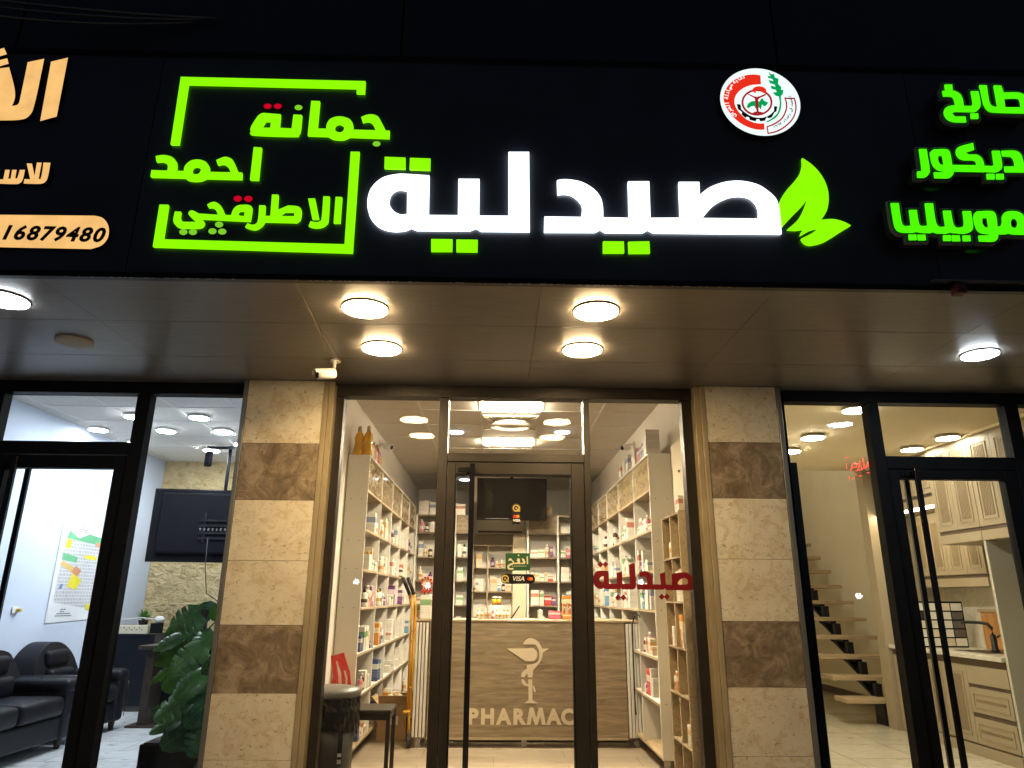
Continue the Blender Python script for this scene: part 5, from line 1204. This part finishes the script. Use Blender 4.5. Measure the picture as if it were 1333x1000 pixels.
def spiky(x, y, z, n, h, lab, seed):
    t = thing('potted_succulent', lab, 'plant', (x, y, z)); r_ = random.Random(seed)
    part('pot', MB().lathe(x, y, [(.045, z), (.06, z+.05), (.055, z+.055)], 16), M['gloss'], t)
    b = MB()
    for k in range(n):
        a = r_.uniform(0, 6.28); tl = r_.uniform(.2, 1.1); L_ = h*r_.uniform(.7, 1.1); d = Vector((math.cos(a)*math.sin(tl), math.sin(a)*math.sin(tl), math.cos(tl))); s_ = d.cross(Vector((0, 0, 1))).normalized()*.011
        p = Vector((x, y, z+.05)); m_ = p+d*L_*.5; e = p+d*L_+Vector((0, 0, -.01)); q = d.cross(s_).normalized()*.003
        v = [b.bm.verts.new(c) for c in (p-s_*.5, m_-s_, e, m_+s_, p+s_*.5, m_+q)]
        for f in ((0, 1, 5), (1, 2, 5), (2, 3, 5), (3, 4, 5), (4, 0, 5)): b.bm.faces.new([v[i] for i in f])
    part('leaves', b, M['leaf2'], t)
spiky(-4.22, 4.25, .935, 46, .15, 'small spiky potted plant on the pale planter on the desk', 3)
t = thing('cable_box', 'small black box with white cable bundle on the desk end', 'box', (-4.0, 4.16, .836))
part('box', box(-4.07, -3.95, 4.12, 4.2, .846, .96, .003), M['black'], t); part('cover', MB().ball((-4.0, 4.18, 1.0), .055, 12, 1.1, .7, .75), M['white'], t)
part('cable', MB().tube([(-4.02, 4.15, 1.0), (-4.2, 4.12, 1.02), (-4.40, 4.1, 1.0), (-4.455, 3.95, 1.15)], .006, 6), M['white'], t)
# grass-like plant behind the table
spiky(-2.72, 3.35, .776, 30, .45, 'taller spiky plant behind the big green leaves', 9)

# large monstera in a black pot right behind the glass
t = thing('monstera_plant', 'large leafy green monstera in a black pot behind the left glass', 'plant', (-2.12, .62, 0))
part('pot', MB().box(-2.32, -1.92, .42, .82, 0, .34, .006), M['gloss'], t)
part('soil', box(-2.30, -1.94, .44, .80, .3405, .348), M['soil'], t)
rp = random.Random(21)
part('moss_pole', MB().tube([(-2.10, .66, .34), (-2.09, .66, 1.18)], .022, 8), M['brownslab'], t)
RIB = []
LEAFM = [M['leaf'], pm('dark monstera leaf', (.045, .125, .05), .26, 0, .4, 9), pm('fresh monstera leaf', (.12, .27, .08), .3, 0, .4, 9)]
def monstera_leaf(base, tip, width, roll, seed, fold=.16):
    """heart shaped blade with side slits, midrib from base to tip"""
    rr = random.Random(seed); base, tip = Vector(base), Vector(tip); ax = tip-base; L_ = ax.length; ax.normalize()
    toc = (Vector((-.1, -1, .35))).normalized(); sd = ax.cross(toc).normalized(); nm = sd.cross(ax).normalized()
    Rm = Matrix.Rotation(roll, 3, ax); sd = Rm @ sd; nm = Rm @ nm
    b = MB(); n = 30
    def prof(u): return (math.sin(math.pi*min(1, u*.90+.09))**.60)*(1-.30*u)*1.15
    for s in (-1, 1):
        prev = None; last = None
        for k in range(n+1):
            u = k/n; w = width*.5*prof(u)
            slit = .50 if (k in (11, 17, 23) and seed % 3 and (s > 0 or seed % 2)) else 1
            w *= slit*(1+.03*math.sin(k*.7+seed)); back = -.18*L_*(1-u)**3*0.9
            droop = -.22*L_*u*u
            mid = base+ax*(u*L_)+nm*(droop*.6)
            if s > 0: RIB.append(mid-nm*-.0025)
            def P(f): return mid+ax*(back*f+.10*L_*f*(.3))+sd*(s*w*f)+nm*(fold*w*f*(1.2-f)*1.6-(.18*w*f*f))
            row = [b.bm.verts.new(P(f)) for f in (0, .33, .66, 1)]
            if prev:
                for i in range(3):
                    try: fc = b.bm.faces.new((prev[i], prev[i+1], row[i+1], row[i]) if s > 0 else (prev[i], row[i], row[i+1], prev[i+1])); fc.smooth = True
                    except ValueError: pass
            prev = row
    bmesh.ops.remove_doubles(b.bm, verts=b.bm.verts, dist=.0006)
    return b
def tp(px, py, y): x, z = atY(px, py, y); return (x, y, z)
LV = [  # (base px, tip px, base depth, tip depth, width, young?) from the outline of the real plant
 ((262,800),(228,812),.50,.42,.21,0), ((277,822),(252,845),.62,.5,.19,0), ((240,812),(216,832),.66,.62,.13,1), ((236,828),(204,842),.58,.5,.12,0),
 ((262,842),(228,868),.44,.34,.21,0), ((245,845),(205,862),.62,.6,.15,1), ((238,862),(200,884),.66,.62,.10,1), ((262,878),(230,902),.46,.38,.20,0),
 ((244,885),(214,893),.62,.58,.16,1), ((278,880),(256,900),.58,.5,.18,0), ((252,905),(206,930),.52,.44,.22,0), ((272,912),(244,940),.46,.36,.20,0),
 ((240,922),(202,925),.64,.62,.16,1), ((246,928),(200,948),.56,.5,.13,0), ((256,942),(216,968),.46,.36,.22,0), ((272,948),(250,978),.44,.34,.22,0),
 ((283,930),(262,955),.56,.5,.18,0), ((285,805),(280,790),.62,.6,.14,1), ((288,858),(272,880),.6,.6,.14,1), ((284,900),(270,925),.62,.62,.14,1),
 ((276,800),(262,790),.7,.66,.16,0), ((266,828),(244,822),.72,.72,.16,0), ((270,868),(250,860),.72,.72,.18,0), ((268,935),(236,915),.74,.74,.18,0), ((274,965),(262,985),.5,.44,.18,0), ((258,955),(226,955),.7,.7,.16,0), ((284,845),(288,825),.7,.7,.18,0)]
st = MB()
for i, (b0, t0, yb, yt, wd, yg) in enumerate(LV):
    A, B = Vector(tp(*b0, yb)), Vector(tp(*t0, yt))
    RIB.clear(); lf = part('leaf', monstera_leaf(A, B+(B-A)*.15, wd*.98, rp.uniform(-.35, .35), i+1), M['leaf2'] if yg else LEAFM[(i*2) % 3], t)
    part('midrib', MB().tube(list(RIB)[::3], .0022, 5), M['leaf2'], lf)
    s0 = Vector((-2.10+rp.uniform(-.02, .02), .66, max(.36, A.z-.18))); st.tube([s0, (s0+A)/2+Vector((0, 0, .03)), A], [.008, .006, .004], 5)
part('stems', st, M['stem'], t)
t = thing('glass_bottle', 'grey plastic jug on the floor right of the plant pot', 'jug', (-1.86, .30, 0))
part('body', MB().lathe(-1.85, .30, [(.06, .0), (.07, .02), (.07, .20), (.03, .27), (.03, .30)], 20), M['trimgrey'], t)

# ================================================================== kitchen shop
g = 'round lamps in the kitchen shop'
for (px, py, lab) in ((1028, 587, 'kitchen shop lamp beside the black open leaf, cut by the pillar trim'), (1114, 533, 'kitchen shop lamp nearest the glass, cut by the header'), (1058, 569, 'kitchen shop lamp left of the first mullion'), (1187, 584.5, 'farther kitchen shop lamp beside the wall cabinets'), (1233.5, 569.5, 'nearer kitchen shop lamp beside the wall cabinets')):
    x, y = atZ(px, py, RZ-.02); ceiling_lamp(x, y, RZ, .098, E_['beige2' if 'beside the wall cab' in lab else 'beige'], lab, g, .03, M['lampring'], True)
# stairs
ceiling_lamp(3.0, 5.0, 4.895, .12, E_['beige'], 'unseen round lamp added high in the stairwell over the oak treads', g, .03, M['lampring'], True)  # out of view, added to brighten the stairwell
t = thing('open_staircase', 'open staircase with oak treads on one black zigzag steel beam', 'stairs', (4.27, 3.4, 0))
zz = MB()
for i in range(13):
    yf = 3.30+.265*i; z = .27+.2*i
    part('tread', box(3.75, 4.62, yf, yf+.30, z-.045, z, .003), M['stairwood'], t)
    zz.box(4.18, 4.25, yf+.04, yf+.27, z-.075, z-.046); zz.box(4.18, 4.25, yf+.20, yf+.27, z-.075, z+.13)
    zz.prism([[(yf-.06, z-.24), (yf+.20, z-.075), (yf+.34, z-.075), (yf+.34, z-.01), (yf+.25, z-.10)]], lambda u, v, d: (4.165+d, u, v), .10, 0) if i else zz.prism([[(yf+.05, 0), (yf+.25, 0), (yf+.25, z-.076), (yf+.05, z-.076)]], lambda u, v, d: (4.165+d, u, v), .10, 0)
part('steel_beam', zz, M['blacksteel'], t)
# tall panel, base units, worktop
CB, CI = M['cab'], M['cabin']
t = thing('tall_panel', 'tall taupe side panel closing the far end of the kitchen run', 'panel', (4.17, 3.1, 0))
part('board', box(4.145, 4.245, 3.10, 3.26, 0, RZ-.005), CB, t); part('back_return', box(4.246, RX1-.003, 3.20, 3.26, 0, RZ-.005), CB, t)
t = thing('kitchen_base_unit', 'taupe kitchen base cabinets with worktop along the right wall', 'kitchen unit', (4.5, 2.2, 0))
XF = 4.20
part('carcass', box(XF+.02, RX1-.004, 1.375, 3.09, .09, .775), CB, t)
part('plinth', box(XF+.03, XF+.05, 1.375, 3.09, 0, .089), CB, t); part('plinth', box(XF-.004, XF+.029, 1.375, 2.55, 0, .085), CB, t)
part('worktop', MB().box(XF-.03, RX1-.004, 1.372, 3.095, .795, .832, .003), M['marbletop'], t); part('apron_channel', box(XF+.01, XF+.019, 1.375, 3.09, .735, .794), M['darkgap'], t)
def shaker(t, nm, y0, y1, z0, z1, x=XF, slat=True, handle=False):
    d = part(nm, box(x, x+.019, y0+.0015, y1-.0015, z0+.0015, z1-.0015, .0012), CB, t)
    e = min(.055, (z1-z0)*.2)
    fr = MB(); a, b_, c, q = y0+e, y1-e, z0+e, z1-e; w = .010
    fr.box(x-.006, x-.0005, a, b_, c, c+w).box(x-.006, x-.0005, a, b_, q-w, q).box(x-.006, x-.0005, a, a+w, c+w, q-w).box(x-.006, x-.0005, b_-w, b_, c+w, q-w)
    part('moulding', fr, CB, d)
    a, b_, c, q = a+.03, b_-.03, c+.03, q-.03
    if slat and b_-a > .03 and q-c > .02:
        sl = MB()
        if q-c > b_-a: 
            n = max(3, int((b_-a)/.018))
            for k in range(n): u = a+(b_-a)*(k+.5)/n; sl.box(x-.004, x-.0005, u-.005, u+.005, c, q)
        else:
            n = int((b_-a)/.016); cz = (c+q)/2
            for k in range(n): u = a+(b_-a)*(k+.5)/n; sl.box(x-.004, x-.0005, u-.004, u+.004, cz-.012, cz+.012)
        part('slats', sl, CI, d)
    return d
shaker(t, 'door', 2.212, 2.535, .10, .732); shaker(t, 'door', 1.905, 2.209, .10, .732)
part('drawer_front', box(XF, XF+.019, 1.377, 1.903, .585, .732, .0012), CB, t)
part('shadow_gap', box(XF+.012, XF+.0195, 1.377, 1.903, .555, .584), M['darkgap'], t); shaker(t, 'drawer_front', 1.377, 1.903, .350, .554)
part('shadow_gap', box(XF+.012, XF+.0195, 1.377, 1.903, .315, .349), M['darkgap'], t); shaker(t, 'drawer_front', 1.377, 1.903, .10, .314)
part('end_panel', box(XF, XF+.019, 2.80, 3.09, .0, .734), CB, t)
# fridge niche panel
t = thing('niche_panel', 'pale grey green tall panel beside the fridge niche at the right edge', 'panel', (4.5, 1.34, 0))
part('board', box(XF, RX1-.004, 1.335, 1.365, 0, 1.775), M['greypanel'], t)
def uppers(name, label, x, ys, z0, z1, zr=None, gapz=None):
    t = thing(name, label, 'wall cabinet', (x+.3, ys[0], z0))
    part('carcass', box(x+.02, RX1-.004, ys[0], ys[-1], z0, z1), CB, t)
    for a, b_ in zip(ys, ys[1:]):
        shaker(t, 'door', a, b_, z0+.115, z1-.02, x)
        part('valance', box(x, x+.019, a+.001, b_-.001, z0+.002, z0+.082), CB, t)
    part('shadow_gap', box(x+.014, x+.0195, ys[0]+.004, ys[-1]-.004, z0+.083, z0+.1145), M['darkgap'], t)
    return t
uppers('kitchen_wall_cabinet', 'near taupe wall cabinets above the fridge niche', XF, [.45, .75, 1.06, 1.368], 1.78, RZ-.03)
uppers('kitchen_wall_cabinet', 'deep taupe wall cabinets left of the fridge niche', XF, [1.372, 1.672, 1.972], 1.78, RZ-.03)
uppers('kitchen_wall_cabinet', 'shallow top cabinets above the light strip in the kitchen corner', XF+.03, [1.976, 2.25, 2.53, 2.81, 3.09], 2.17, RZ-.03)
uppers('kitchen_wall_cabinet', 'brightly lit shallow wall cabinets above the sample board', XF+.40, [1.976, 2.25, 2.53, 2.81, 3.09], 1.41, 2.165)
solo('light_strip', box(XF+.04, XF+.075, 1.99, 3.08, 2.150, 2.166), E_['strip'], 'bright light strip under the top corner cabinets', 'light strip')
struct('backsplash', box(RX1-.012, RX1-.002, 1.375, 3.09, .834, 1.408), M['marbletop'])
solo('crown_strip', box(XF-.01, RX1-.004, .05, 3.28, RZ-.028, RZ-.001), M['ceilcream'], 'pale filler strip between the wall cabinets and the kitchen ceiling', 'trim')
# sample board, sink, tap, cutting board
t = thing('sample_board', 'black framed board of white and dark tile samples on the worktop', 'sample board', (4.46, 2.6, .833))
part('board', box(4.215, 4.715, 2.60, 2.615, .835, 1.272), M['black'], t)
SM = [pm('sample white', (.70,.68,.60), .2), pm('sample black', (.02,.02,.02), .2), pm('sample grey', (.12,.11,.10), .25), pm('sample cream', (.62,.54,.40), .25)]
for i in range(4):
    for j in range(5):
        k = [0,0,0,0,0][j]
        if i == 0 and j == 3: k = 1
        if i == 3 and j in (1, 2, 3): k = 2
        if (i+j) % 4 == 2 and k == 0: k = 3
        x = 4.228+.1215*i; z = .850+.0835*j
        part('tile_sample', box(x, x+.108, 2.593, 2.5995, z, z+.070), SM[k], t)
t = thing('kitchen_sink', 'dark inset kitchen sink in the stone worktop', 'sink', (4.5, 2.0, .833))
part('rim', box(4.33, 4.74, 1.78, 2.25, .8325, .8365, .001), M['chrome'], t); part('bowl', box(4.355, 4.715, 1.80, 2.23, .8367, .8375), M['blacksteel'], t)
t = thing('kitchen_tap', 'black kitchen tap with bent spout over the sink', 'tap', (4.6, 2.03, .837))
part('body', MB().lathe(4.58, 2.02, [(.035, .8376), (.035, .85), (.026, .855), (.026, .98)], 16), M['blacksteel'], t)
part('spout', MB().tube([(4.58, 2.02, .98), (4.58, 2.02, 1.04), (4.565, 2.05, 1.075), (4.54, 2.12, 1.085), (4.50, 2.25, 1.085), (4.49, 2.30, 1.078)], .015, 12), M['blacksteel'], t); part('lever', MB().tube([(4.58, 2.0, .95), (4.60, 1.93, .99)], .008, 8), M['blacksteel'], t)
t = thing('cutting_board', 'orange brown wooden board leaning on the kitchen backsplash', 'cutting board', (4.82, 2.3, .833))
part('board', box(4.815, 4.84, 2.02, 2.50, .835, 1.17, .006), wood('cedar board', (.36, .15, .04), (.60, .30, .11), sc=(14, 14, 1.2)), t); part('top_rail', box(4.805, 4.845, 2.0, 2.52, 1.171, 1.20, .004), M['stairwood'], t)

# ================================================================== far side of the street: globe lamps seen only as reflections in the panes
GLOBE = em('street globe lamp', (1., .97, .9), 90)
for k, (x, z, lab) in enumerate(((-11.2, 2.7, 'leftmost'), (-8.2, 2.1, 'second'), (-4.0, 1.9, 'middle'), (8.6, 2.2, 'fourth'), (21.5, 1.5, 'rightmost'))):
    t = thing('street_globe_lamp', f'{lab} white globe lamp on a black post across the street', 'street lamp', (x, -38, -.18), 'globe lamps across the street')
    part('post', MB().tube([(x, -38, -.18), (x, -38, z-.18)], [.06, .04], 10), M['black'], t)
    part('globe', MB().ball((x, -38, z), .17, 16), GLOBE, t)
